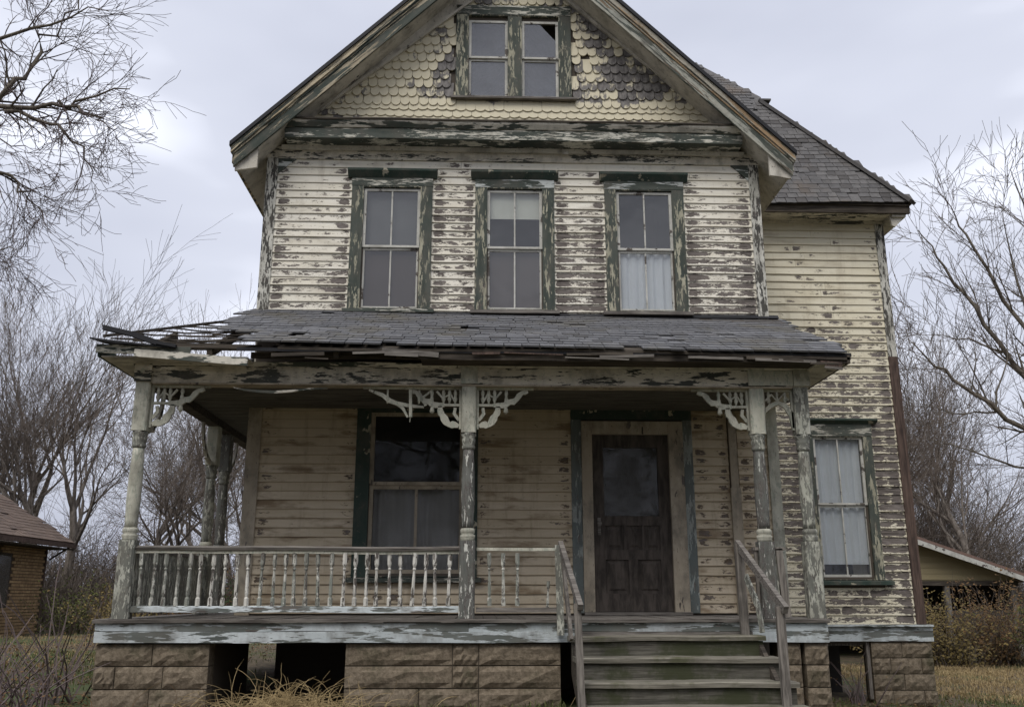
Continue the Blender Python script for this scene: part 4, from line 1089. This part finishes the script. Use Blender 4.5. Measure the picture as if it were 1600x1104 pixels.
# ------------------------------------------------------------------ neighbouring buildings
def neighbour():
    t = thing('brick_cottage', (-14.5, 14, .5), 'low tan brick cottage with brown shingle roof beyond the porch', 'house')
    g = NG('tan_brick'); n = g.noise(g.pos, 9, 4, .6)
    col = g.mix(g.rnd, (.30, .20, .105), (.42, .29, .155)); col = g.mix(g.step(n, .4, .7, 0, .5), col, (.12, .08, .05))
    bm = g.out(col, .9, n, .3, .005)
    mort = NG('cottage_mortar').out((.085, .06, .04), .95)
    X = -13.32
    wall = obj('wall', MB().box(X - .2, X, 8.0, 18.6, .2, 3.1).box(X - 8, X - .2, 18.35, 18.6, .2, 3.1), mort, t)
    bw = MB().box(-.0, .022, -.112, .112, 0, .07).mesh('brick'); bw.materials.append(bm)
    r = 0; z = .45; c = 0
    while z < 3.05:
        y = 18.58 - .115 - (.12 if r % 2 else 0)
        for k in range(11):
            if c < 300 and not (1.35 < z < 2.75 and y < 16.6):
                link('brick', bw, (X, y, z), wall); c += 1
            y -= .24
        z += .09; r += 1
    wn_ = obj('window', MB().box(X - .01, X + .03, 15.3, 16.5, 1.3, 2.8), M['dark_wood'], t)
    obj('pane', MB().box(X + .031, X + .034, 15.38, 16.42, 1.38, 2.72), M['glass_low'], wn_)
    obj('corner_trim', MB().box(X, X + .03, 18.59, 18.68, .3, 3.05), M['brown_bare'], t)
    rt = tile_mat('cottage_roof_shingle', [(.12, .085, .065), (.16, .115, .088), (.09, .065, .052)], (.13, .09, .07), .6)
    a, b = (-12.66, 3.20), (-18.0, 6.50)
    roof = obj('roof', MB().add([(a[0], 19.05, a[1]), (b[0], 19.05, b[1]), (b[0], 7, b[1]), (a[0], 7, a[1]), (a[0], 19.05, a[1] - .10), (b[0], 19.05, b[1] - .10), (b[0], 7, b[1] - .10), (a[0], 7, a[1] - .10), (-23.4, 19.05, 3.2), (-23.4, 7, 3.2)],
         [(0, 1, 2, 3), (7, 6, 5, 4), (0, 4, 5, 1), (0, 3, 7, 4), (2, 1, 8, 9), (1, 5, 8)]), NG('cottage_roof_deck').out((.08, .055, .045), .9), t)
    s = Vector((b[0] - a[0], 0, b[1] - a[1])); L = s.length
    lay_tiles('roof_shingle', roof, (a[0], 12.0, a[1] + .012), (0, 1, 0), s, lambda u, v: u < 7.0 and v < 4.5, .45, .2, 22, 7.1, rt, random.Random(4), 300, .02)
    obj('gutter', MB().bar((a[0] + .03, 7, a[1] - .09), (a[0] + .03, 19.05, a[1] - .09), .10, .10), M['brown_bare'], roof)
    obj('soffit', MB().box(X - .05, a[0], 7.2, 18.95, 3.0, 3.04), M['dark_wood'], roof)
    obj('downpipe', MB().tube([(a[0], 18.7, 3.08), (X + .15, 18.72, 2.75), (X + .08, 18.72, 2.7)], .03, 6), M['dark_wood'], t)
neighbour()
def garage():
    t = thing('open_garage', (12.5, 17, .1), 'low open-fronted garage with brown roof and pale rake board behind shrubs', 'garage')
    Y = 15.0; ax, az, s = 10.6, 3.70, .345; xr = 15.3
    def rz(x): return az - s * (x - ax)
    wall = NG('faded_yellow_siding').out((.30, .25, .145), .85)
    obj('gable_wall', MB().prism([(ax - 3.9, 2.03), (14.85, 2.03), (14.85, rz(14.85) - .1), (ax, az - .12), (ax - 3.9, 2.3)], Y, Y + .15), wall, t)
    for k in range(8):
        z = 2.06 + k * .16
        xm = min(14.8, ax + (az - .14 - z) / s)
        obj('siding_board', MB().box(ax - 1, xm, Y - .02, Y - .001, z, z + .15), wall, t)
    obj('beam', MB().box(ax - 3.9, 14.9, Y - .05, Y + .1, 1.90, 2.028), M['dark_wood'], t)
    rm = tile_mat('garage_roof_shingle', [(.15, .095, .075), (.20, .13, .105), (.11, .075, .06)], (.16, .11, .09), .6)
    rf = obj('roof', MB().prism([(ax, az), (ax, az - .08), (xr, rz(xr) - .08), (xr, rz(xr))][::-1], Y - .45, Y + 7).prism([(ax, az), (ax - 4.6, az - s * 4.6), (ax - 4.6, az - s * 4.6 - .08), (ax, az - .08)][::-1], Y - .45, Y + 7), rm, t)
    obj('rake_board', MB().bar((ax, Y - .47, az - .16), (xr, Y - .47, rz(xr) - .16), .03, .13), M['sash'], rf)
    for x in (11.3, 12.9, 14.75): obj('post', MB().box(x - .07, x + .07, Y - .03, Y + .1, -.3, 1.9), M['old_wood_v'], t)
    obj('back_wall', MB().box(ax - 3.9, 14.85, Y + 6, Y + 6.1, -.3, 2.3).box(14.75, 14.85, Y + .11, Y + 6, -.3, 2.0), M['dark_wood'], t)
    obj('lower_wall', MB().box(12.97, 14.68, Y + .0, Y + .08, -.3, 1.25).box(11.37, 12.83, Y + .5, Y + .58, -.3, .9), M['dark_wood'], t)
garage()

# ------------------------------------------------------------------ trees
def bark(name, a, b):
    g = NG(name); n = g.noise(g.scale(g.pos, (9, 9, 2.5)), 1, 5, .65)
    return g.out(g.mix(g.step(n, .3, .7), b, a), .9, n, .6, .02, .1)
M['bark'] = bark('grey_brown_bark', (.24, .21, .18), (.085, .07, .058))
M['twig'] = NG('brown_twigs').out((.135, .110, .090), .85)
M['twig_d'] = NG('dark_mauve_twigs').out((.13, .10, .095), .85)
M['bark_moss'] = bark('mossy_bark', (.20, .175, .14), (.085, .072, .06))
def grow(trunk, twig, p, d, r, L, lev, rg, P):
    """one branch as a bent tube; side branches leave it along its length"""
    n = 5 if lev < 3 else (4 if lev < 4 else 3)
    pts = [p.copy()]; rad = [r]; q = p.copy(); dd = d.copy()
    for i in range(n):
        dd = (dd + Vector((rg.gauss(0, P['wob']), rg.gauss(0, P['wob']), rg.gauss(0, P['wob']) + P['up'][min(lev, len(P['up'])-1)]))).normalized()
        q = q + dd * (L / n); pts.append(q.copy()); rad.append(max(P['rmin'], r * (1 - (.55 if lev else .4) * (i + 1) / n)))
    sides = 8 if r > .09 else (5 if r > .025 else 3)
    (trunk if r > P['split'] else twig).tube(pts, rad, sides, False)
    if lev >= P['lev']: return
    k = P['kids'][min(lev, len(P['kids'])-1)]
    for c in range(k):
        t = rg.uniform(P['from'][min(lev, len(P['from'])-1)], 1.0) if c < k - 1 else 1.0
        f = t * n; i = min(n - 1, int(f)); u = f - i
        bp = pts[i].lerp(pts[i+1], u); br = rad[i] * (1 - u) + rad[i+1] * u
        bd = (pts[i+1] - pts[i]).normalized()
        a = rg.uniform(0, 2 * math.pi); sp = rg.uniform(*P['ang'])
        if c == k - 1: sp *= .45
        o = bd.orthogonal().normalized(); o = Matrix.Rotation(a, 3, bd) @ o
        nd = (bd * math.cos(sp) + o * math.sin(sp)).normalized()
        grow(trunk, twig, bp, nd, max(P['rmin'], br * rg.uniform(.46, .80)), L * rg.uniform(.5, .8) * (1.0 if c < k - 1 else 1.05), lev + 1, rg, P)
TREES = []
def tree_mesh(seed, H, P, r0):
    tr, tw = MB(), MB(); rg = random.Random(seed)
    grow(tr, tw, Vector((0, 0, -.3)), Vector((rg.gauss(0, .04), rg.gauss(0, .04), 1)).normalized(), r0, H, 0, rg, P)
    a = tr.mesh('trunk', smooth=True); a.materials.append(M['bark'])
    b = tw.mesh('crown'); b.materials.append(M['twig'])
    return a, b
P1 = dict(wob=.09, up=(.02, .10, .09, .06, .04, .02), rmin=.0055, split=.035, lev=5, kids=(6, 5, 4, 4, 3), ang=(.3, .75)); P1['from'] = (.42, .3, .25, .2, .15)
P2 = dict(P1, kids=(7, 5, 4, 4, 4), ang=(.3, .7), up=(.02, .16, .13, .08, .05, .03))
P3 = dict(P1, kids=(7, 5, 4, 4, 3), ang=(.5, 1.0), up=(.01, .06, .06, .05, .03, .02), wob=.12)
TM = [tree_mesh(1, 4.6, P1, .20), tree_mesh(2, 5.4, P2, .17), tree_mesh(3, 4.2, P3, .16)]
def plant_tree(x, y, kind, s, rz, label, group, base=None):
    z = gz(x, y) if base is None else base
    t = thing('bare_tree', (x, y, z), label, 'tree', group)
    for nm, me in zip(('trunk', 'crown'), TM[kind]):
        o = link(nm, me, (x, y, z), t, (0, 0, rz)); s_ = s * .80; o.scale = (s_, s_, s_)
    return t
LW = 'bare trees behind the left side of the house'
RW = 'bare trees behind the right side of the house'
for x, y, k, s, rz, lb in [
    (-14.6, 23, 0, 1.18, .3, 'tall bare tree rising above the tan brick cottage roof'),
    (-12.4, 25, 1, 1.0, 1.9, 'upright bare tree between the cottage and the porch corner post'),
    (-16.9, 27, 2, 1.30, 2.2, 'wide bare tree at the left edge behind the cottage'),
    (-11.2, 21, 2, .95, 4.1, 'bare tree just left of the corner porch post'),
    (-9.5, 26, 1, .82, 5.2, 'bare tree seen under the porch roof beside the corner post'),
    (-7.9, 24, 0, .78, 3.3, 'bare tree framed between the corner post and side porch posts'),
    (-6.5, 28, 2, .78, .9, 'bare tree seen just left of the side porch posts'),
    (-5.6, 25, 1, .62, 2.7, 'small bare tree seen between the side posts and the house corner'),
    (-20.5, 32, 1, 1.5, 1.1, 'far bare tree at the left edge of the wood'),
    (-13.0, 36, 0, 1.5, 4.6, 'far bare tree behind the left row'),
    (-16.0, 24, 1, 1.15, 5.5, 'slender bare tree behind the cottage ridge'),
    (-10.3, 30, 0, 1.0, .2, 'bare tree in the second row left of the corner post'),
    (-18.6, 25, 0, 1.2, 3.0, 'bare tree at the far left above the cottage'),
    (-8.6, 33, 1, .95, 2.4, 'bare tree in the second row seen under the porch roof'),
    (-11.9, 33, 2, 1.15, 1.4, 'broad bare tree in the back row on the left')]:
    plant_tree(x, y, k, s, rz, lb, LW)
for x, y, k, s, rz, lb in [
    (12.6, 20, 1, 1.0, .5, 'bare tree standing close behind the garage roof'),
    (14.8, 24, 0, 1.2, 2.0, 'bare tree behind the right end of the garage'),
    (11.6, 27, 2, 1.15, 3.6, 'bare tree seen just right of the wing corner'),
    (17.0, 21, 1, 1.1, 4.0, 'bare tree at the right edge behind the garage'),
    (16.8, 30, 0, 1.5, 5.0, 'far tall bare tree above the garage roof'),
    (20.5, 33, 2, 1.6, 1.2, 'far spreading bare tree at the right edge'),
    (13.4, 30, 1, 1.4, 2.9, 'slender bare tree behind the garage beside the wing corner'),
    (18.6, 27, 0, 1.25, .7, 'bare tree in the second row at the right'),
    (15.6, 35, 2, 1.6, 4.4, 'broad bare tree in the back row on the right')]:
    plant_tree(x, y, k, s, rz, lb, RW)
# two near trees whose trunks stand outside the frame; the limbs that reach in are shaped one by one
def limb_tree(name, base, trunk_pts, trunk_r, limbs, label, P, seed, bm, tm):
    rg = random.Random(seed); tr, tw = MB(), MB()
    tr.tube(trunk_pts, trunk_r, 10)
    for pts, r in limbs:
        pts = [Vector(p) for p in pts]; n = len(pts)
        fine = []
        for a, b in zip(pts[:-1], pts[1:]):
            for t in (0, .25, .5, .75): fine.append(a.lerp(b, t) + Vector((rg.gauss(0, .035), rg.gauss(0, .035), rg.gauss(0, .035))))
        fine.append(pts[-1]); m = len(fine)
        rad = [max(P['rmin'], r * (1 - .9 * i / (m - 1))) for i in range(m)]
        tr.tube(fine, rad, 6, False)
        for i in range(1, m):
            for c in range(P['per']):
                bd = (fine[i] - fine[i-1]).normalized(); o = Matrix.Rotation(rg.uniform(0, 6.28), 3, bd) @ bd.orthogonal().normalized()
                sp = rg.uniform(.35, .95); nd = (bd * math.cos(sp) + o * math.sin(sp)).normalized()
                grow(tr, tw, fine[i-1].lerp(fine[i], rg.random()), nd, max(P['rmin'], rad[i] * .55), P['len'] * rg.uniform(.5, 1.2), P['start'], rg, P)
    t = thing(name, base, label, 'tree')
    for nm, mb, mt in (('trunk', tr, bm), ('crown', tw, tm)):
        me = mb.mesh(nm, base, smooth=True); me.materials.append(mt); link(nm, me, base, t)
PN = dict(wob=.14, up=(0, 0, .01, -.005, .0, .0), rmin=.0030, split=.012, lev=5, kids=(0, 0, 4, 4, 3), ang=(.35, .9), per=2, len=.5, start=3); PN['from'] = (0, 0, .15, .15, .1)
limb_tree('overhanging_tree', (-8.6, -.4, gz(-8.6, -.4)), [(-8.6, -.4, .3), (-8.5, -.5, 3), (-8.2, -.6, 5.6), (-8.1, -.5, 8), (-8.3, -.4, 11)], [.30, .26, .22, .16, .08],
    [([(-8.2, -.6, 5.6), (-6.9, -1.0, 6.6), (-5.75, -1.0, 7.1), (-4.9, -1.05, 7.2), (-4.15, -1.1, 7.36)], .06),
     ([(-5.9, -1.0, 7.0), (-5.45, -1.0, 7.6), (-5.2, -.95, 8.25), (-4.9, -.9, 9.0)], .036),
     ([(-8.15, -.6, 7.3), (-6.6, -1.1, 7.9), (-5.4, -1.1, 8.12), (-4.5, -1.1, 8.4)], .045),
     ([(-5.6, -1.0, 7.12), (-4.9, -1.0, 6.95), (-4.6, -1.0, 6.5), (-4.4, -1.0, 6.1)], .026),
     ([(-5.0, -1.05, 7.2), (-4.5, -1.1, 7.0), (-4.25, -1.1, 6.8)], .02),
     ([(-8.3, -.6, 4.8), (-6.7, -1.0, 6.0), (-5.6, -1.0, 6.35), (-5.2, -1.0, 6.1), (-5.0, -1.0, 5.75)], .036),
     ([(-8.4, -.6, 4.3), (-6.6, -1.0, 5.1), (-5.7, -1.0, 5.5), (-5.2, -1.0, 5.35)], .03),
     ([(-6.4, -1.0, 6.8), (-5.6, -1.2, 6.75), (-5.1, -1.2, 6.5)], .022),
     ([(-8.2, -.5, 8.2), (-6.6, -1.2, 8.7), (-5.5, -1.2, 8.8)], .036)],
    'near tree at top left whose bare branches hang into the sky', PN, 5, M['bark_moss'], M['twig_d'])
PR = dict(PN, len=1.25, rmin=.0048, split=.016, per=1, up=(0, 0, .10, .09, .07, .05), start=3, kids=(0, 0, 4, 5, 4))
limb_tree('leaning_tree', (14.4, 8.5, gz(14.4, 8.5)), [(14.4, 8.5, -.2), (14.1, 8.4, 2), (13.6, 8.2, 3.6)], [.26, .22, .17],
    [([(13.6, 8.2, 3.6), (11.9, 8, 4.75), (10.5, 8, 5.8), (9.7, 8, 6.4), (9.2, 8, 7.0)], .075),
     ([(13.6, 8.3, 3.7), (12.0, 8, 5.6), (10.9, 8, 7.3), (10.2, 8, 8.7), (9.7, 8, 9.5)], .08),
     ([(13.6, 8.2, 3.7), (12.5, 7.8, 5.5), (11.5, 8, 7.9), (10.8, 8, 9.4), (10.4, 8, 10.3)], .075),
     ([(12.2, 8, 6.4), (12.0, 8.3, 8.4), (11.8, 8.2, 10.3)], .045),
     ([(13.6, 8.3, 3.8), (13.2, 8.6, 7.0), (12.7, 8.6, 9.6), (12.4, 8.6, 11.3)], .08),
     ([(11.3, 8, 6.7), (10.4, 8.3, 7.1), (9.5, 8.3, 7.2)], .025),
     ([(11.0, 8, 5.4), (10.1, 8.2, 5.4), (9.4, 8.2, 5.6)], .025),
     ([(12.9, 8.1, 4.1), (11.4, 8.4, 4.3), (10.2, 8.4, 4.7), (9.5, 8.4, 4.9)], .035)],
    'large tree leaning in from the right edge with long diagonal limbs', PR, 9, M['bark_moss'], M['twig'])

# brush: bare thicket filling the back of both gaps
def thicket(spots, name, label, seed, mat):
    rg = random.Random(seed); mb = MB()
    for x, y, h, n in spots:
        z0 = gz(x, y)
        for k in range(n):
            p = Vector((x + rg.gauss(0, .7), y + rg.gauss(0, .5), z0 - .05)); d = Vector((rg.gauss(0, .35), rg.gauss(0, .35), 1)).normalized()
            L = h * rg.uniform(.5, 1.1); pts = [p]; 
            for i in range(4):
                d = (d + Vector((rg.gauss(0, .22), rg.gauss(0, .22), rg.gauss(0, .1) - .03))).normalized(); pts.append(pts[-1] + d * L / 4)
            mb.tube(pts, [.016, .013, .010, .008, .005], 3, False)
            for c in range(6):
                i = rg.randrange(1, 5); q = pts[i]; e = (d + Vector((rg.gauss(0, .8), rg.gauss(0, .8), rg.gauss(.1, .5)))).normalized()
                r2 = q + e * L * rg.uniform(.15, .4); r3 = r2 + (e + Vector((rg.gauss(0, .4), rg.gauss(0, .4), rg.gauss(0, .4)))).normalized() * L * .18
                mb.tube([q, r2, r3], [.008, .006, .004], 3, False)
    o = obj(name, mb, mat); tag(o, label, 'brush', kind='stuff')
rg = random.Random(12)
thicket([(rg.uniform(-17, -4.5), rg.uniform(19.5, 27), rg.uniform(1.6, 3.6), 34) for _ in range(46)], 'thicket', 'tangled brown brush under the bare trees on the left', 1, M['twig'])
thicket([(rg.uniform(10.5, 22), rg.uniform(23, 31), rg.uniform(3.2, 6.6), 40) for _ in range(64)], 'thicket', 'tangled brown brush rising behind the garage', 2, M['twig'])

# unseen wood behind the viewer, reflected in the panes; made tall and dense to shade the porch
def far_wood():
    rg = random.Random(77); mb = MB()
    for k in range(22000):
        x = rg.uniform(-60, 60); h = 12.5 + 3.0 * mn.noise((x * .11, 0, 0)) + 1.5 * mn.noise((x * .5, 4, 0))
        y = -32 + rg.gauss(0, 2.2); z = h * rg.random() ** .8
        u = Vector((rg.gauss(0, 1), rg.gauss(0, 1), rg.gauss(0, 1))).normalized(); v = u.orthogonal().normalized(); q = rg.uniform(.35, .8); a = Vector((x, y, z))
        mb.add([a, a + u * q * .5 + v * q * .3, a + u * q, a + u * q * .5 - v * q * .3], [(0, 1, 2, 3)])
    tag(obj('woodland', mb, leafmat('dark_wood_foliage', (.05, .055, .035), (.08, .065, .045))), 'dark wood behind the viewer, raised to shade the porch, seen only reflected in the panes', 'woodland', kind='stuff')

# leafy shrubs
def leafy(name, x, y, w, h, nst, nlf, leaf, label, group, seed, stem=None, lsize=.05):
    rg = random.Random(seed); st_, lf_ = MB(), MB(); z0 = gz(x, y)
    for k in range(nst):
        p = Vector((x + rg.gauss(0, w * .16), y + rg.gauss(0, w * .16), z0 - .04)); d = Vector((rg.gauss(0, .45), rg.gauss(0, .45), 1)).normalized(); L = h * rg.uniform(.55, 1.15)
        pts = [p]
        for i in range(5):
            d = (d + Vector((rg.gauss(0, .18), rg.gauss(0, .18), -.05))).normalized(); pts.append(pts[-1] + d * L / 5)
        st_.tube(pts, [.012, .010, .008, .006, .005, .003], 3, False)
        for c in range(nlf):
            i = rg.randrange(1, 6); a = pts[i - 1].lerp(pts[i], rg.random()) + Vector((rg.gauss(0, .08), rg.gauss(0, .08), rg.gauss(0, .08)))
            u = Vector((rg.gauss(0, 1), rg.gauss(0, 1), rg.gauss(0, 1))).normalized(); v = u.orthogonal().normalized(); s = lsize * rg.uniform(.6, 1.3)
            lf_.add([a, a + u * s * .5 + v * s * .28, a + u * s, a + u * s * .5 - v * s * .28], [(0, 1, 2, 3)])
    t = thing(name, (x, y, z0), label, 'shrub', group)
    for nm, mb, m_ in (('stems', st_, stem or M['twig']), ('foliage', lf_, leaf)):
        if mb.v:
            me = mb.mesh(nm, (x, y, z0)); me.materials.append(m_); link(nm, me, (x, y, z0), t)
def leafmat(name, a, b):
    g = NG(name); n = g.noise(g.pos, 6, 3, .6); return g.out(g.mix(g.step(n, .3, .7), a, b), .8, spec=.1)
M['ylw'] = leafmat('yellowed_leaves', (.21, .155, .058), (.125, .10, .045))
M['olive'] = leafmat('olive_leaves', (.10, .10, .03), (.06, .075, .025))
M['rust'] = leafmat('rusty_leaves', (.17, .10, .045), (.10, .065, .035))
M['evergreen'] = leafmat('dark_evergreen_leaves', (.03, .055, .022), (.05, .08, .03))
YG = 'yellow shrubs in front of the garage'
for i, (x, y, w, h, m, lb) in enumerate([
    (10.2, 12.2, 1.6, 1.5, 'ylw', 'yellow-leaved shrub nearest the wing corner'), (11.6, 12.6, 2.0, 1.7, 'ylw', 'large yellow shrub in front of the garage opening'),
    (12.9, 12.8, 1.8, 1.9, 'rust', 'rust brown shrub in front of the right garage post'), (13.9, 12.2, 1.8, 1.5, 'olive', 'olive shrub at the right edge in front of the garage')]):
    leafy('yellow_shrub', x, y, w, h * 1.15, 90, 46, M[m], lb, YG, 30 + i, lsize=.085)
LG = 'shrubs left of the porch'
for i, (x, y, w, h, m, lb) in enumerate([
    (-11.6, 17.0, 1.8, 1.8, 'olive', 'olive green shrub between the cottage and the porch'), (-9.6, 15.0, 1.6, 1.4, 'ylw', 'yellowish shrub behind the corner post base'),
    (-8.4, 18.5, 2.2, 2.3, 'rust', 'brown brambly shrub seen between the porch posts'), (-7.6, 19.0, 1.0, 2.6, 'evergreen', 'dark evergreen bush seen over the porch railing'), (-6.4, 20, 2.0, 2.0, 'rust', 'brown shrub seen right of the side porch posts')]):
    leafy('wild_shrub', x, y, w, h, 60, 34, M[m], lb, LG, 50 + i, lsize=.07)
far_wood()
# weeds by the porch corner
wg = 'dry weed stalks beside the left pier'
for i, (x, y, h, lb) in enumerate([(-4.35, -2.0, 1.0, 'tall dry weed stalks at the left end of the porch'), (-4.75, -1.6, .75, 'shorter dry weed stalks further left of the porch'), (-3.95, -2.3, .6, 'low dry weeds against the left pier'), (-4.15, -1.2, 1.35, 'tallest dry weed stalks standing beside the porch skirt'), (-5.3, -.6, .9, 'dry weed clump in the left foreground yard'), (-5.9, -1.9, .55, 'low dry weed clump at the bottom left corner')]):
    leafy('dry_weeds', x, y, .6, h, 22, 6, M['rust'], lb, wg, 70 + i, M['twig_d'], .03)
leafy('dry_weeds', 4.8, 1.3, .6, .65, 14, 3, M['rust'], 'dry twigs in front of the crawl-space opening of the wing', wg, 80, M['twig_d'], .03)

# grass, straw and leaves
def blades(name, spots, label, mat, seed, cat='grass', bend=.5):
    rg = random.Random(seed); mb = MB()
    for x, y, n, sp, h in spots:
        for k in range(n):
            px, py = x + rg.gauss(0, sp), y + rg.gauss(0, sp)
            if py > -1.7 and -2.7 < px < 3.4: continue
            if .8 < px < 2.75 and py > -3.0: continue
            if px > 3.5 and py > 1.7 and px < 6.1: continue
            z = gz(px, py); a = rg.uniform(0, 6.28); L = h * rg.uniform(.5, 1.3); w = .004 + .003 * rg.random()
            dx, dy = math.cos(a), math.sin(a); b1, b2 = bend * rg.uniform(.1, .6), bend * rg.uniform(.6, 1.6)
            p1 = (px + dx * L * b1 * .4, py + dy * L * b1 * .4, z + L * .55); p2 = (px + dx * L * b2 * .8, py + dy * L * b2 * .8, z + L * (1 - .3 * b2))
            ox, oy = -dy * w, dx * w
            mb.add([(px - ox, py - oy, z - .02), (px + ox, py + oy, z - .02), (p1[0] + ox * .8, p1[1] + oy * .8, p1[2]), (p1[0] - ox * .8, p1[1] - oy * .8, p1[2]), p2], [(0, 1, 2, 3), (3, 2, 4)])
    tag(obj(name, mb, mat), label, cat, kind='stuff')
M['straw'] = leafmat('dry_straw', (.42, .32, .17), (.27, .20, .10))
M['grass'] = leafmat('dull_winter_grass', (.075, .095, .035), (.13, .13, .055))
rg = random.Random(31)
def tangle(name, spots, label, mat, seed):
    rg = random.Random(seed); mb = MB()
    for x, y, n, sp, L0 in spots:
        for k in range(n):
            px, py = x + rg.gauss(0, sp), y + rg.gauss(0, sp * .5)
            p = Vector((px, py, gz(px, py) - .02)); d = Vector((rg.gauss(0, .75), rg.gauss(0, .6), 1)).normalized(); L = L0 * rg.uniform(.4, 1.25); pts = [p]
            dr_ = rg.uniform(.1, .55); sx, sy = rg.gauss(0, .25), rg.gauss(0, .2)
            for i in range(6):
                d = (d + Vector((sx + rg.gauss(0, .12), sy + rg.gauss(0, .12), -dr_))).normalized(); pts.append(pts[-1] + d * L / 6)
            r = rg.uniform(.0018, .0036)
            mb.tube(pts, [r, r, r, r * .9, r * .8, r * .7, r * .4], 3, False)
    tag(obj(name, mb, mat), label, 'grass', kind='stuff')
tangle('straw', [(-1.78 + rg.gauss(0, .33), -2.1 + rg.uniform(-.25, .2), 55, .12, .44) for _ in range(22)] + [(-1.1, -2.2, 60, .3, .4), (-.3, -2.1, 70, .4, .25), (.4, -2.0, 50, .3, .2)], 'heap of tangled dry straw-coloured grass in front of the porch gap', M['straw'], 1)
tangle('dead_stalks', [(-3.2, -2.1, 40, .3, .35), (-2.6, -1.9, 30, .2, .3), (3.1, -2.1, 40, .25, .3), (5.6, 1.5, 60, .4, .3), (-4.4, -2.2, 60, .4, .5)], 'thin brown dead stalks along the foot of the house', M['rust'], 2)
blades('dry_grass', [(rg.uniform(7, 15), rg.uniform(4, 12), 150, .6, .09) for _ in range(110)] + [(rg.uniform(-13, -5), rg.uniform(2, 16), 70, .7, .08) for _ in range(60)], 'dry pale grass covering the yard', M['straw'], 2)
blades('green_grass', [(rg.uniform(3.4, 11), rg.uniform(-3, 4), 130, .45, .06) for _ in range(80)] + [(rg.uniform(-9, -3.8), rg.uniform(-4, 8), 110, .5, .06) for _ in range(90)] + [(rg.uniform(-3.5, 3.5), rg.uniform(-3.2, -1.8), 90, .3, .10) for _ in range(40)], 'thin green winter grass around the house', M['grass'], 3)
def litter():
    rg = random.Random(8); mb = MB()
    for k in range(15000):
        s = rg.random()
        if s < .45: x, y = rg.uniform(-12, -3.7), rg.uniform(-4, 12)
        elif s < .85: x, y = rg.uniform(3.4, 14), rg.uniform(-3, 12)
        else: x, y = rg.uniform(-3.6, 3.4), rg.uniform(-3.4, -1.8)
        if 3.5 < x < 6.1 and y > 1.7: continue
        z = gz(x, y) + .012; a = rg.uniform(0, 6.28); w = rg.uniform(.03, .07); c, s_ = math.cos(a) * w, math.sin(a) * w
        mb.add([(x, y, z), (x + c * .5 - s_ * .35, y + s_ * .5 + c * .35, z + rg.uniform(0, .025)), (x + c, y + s_, z + rg.uniform(0, .02)), (x + c * .5 + s_ * .35, y + s_ * .5 - c * .35, z + rg.uniform(0, .025))], [(0, 1, 2, 3)])
    tag(obj('dead_leaves', mb, leafmat('dead_leaf', (.20, .125, .065), (.12, .085, .055))), 'scattered brown dead leaves on the ground', 'leaves', kind='stuff')
litter()
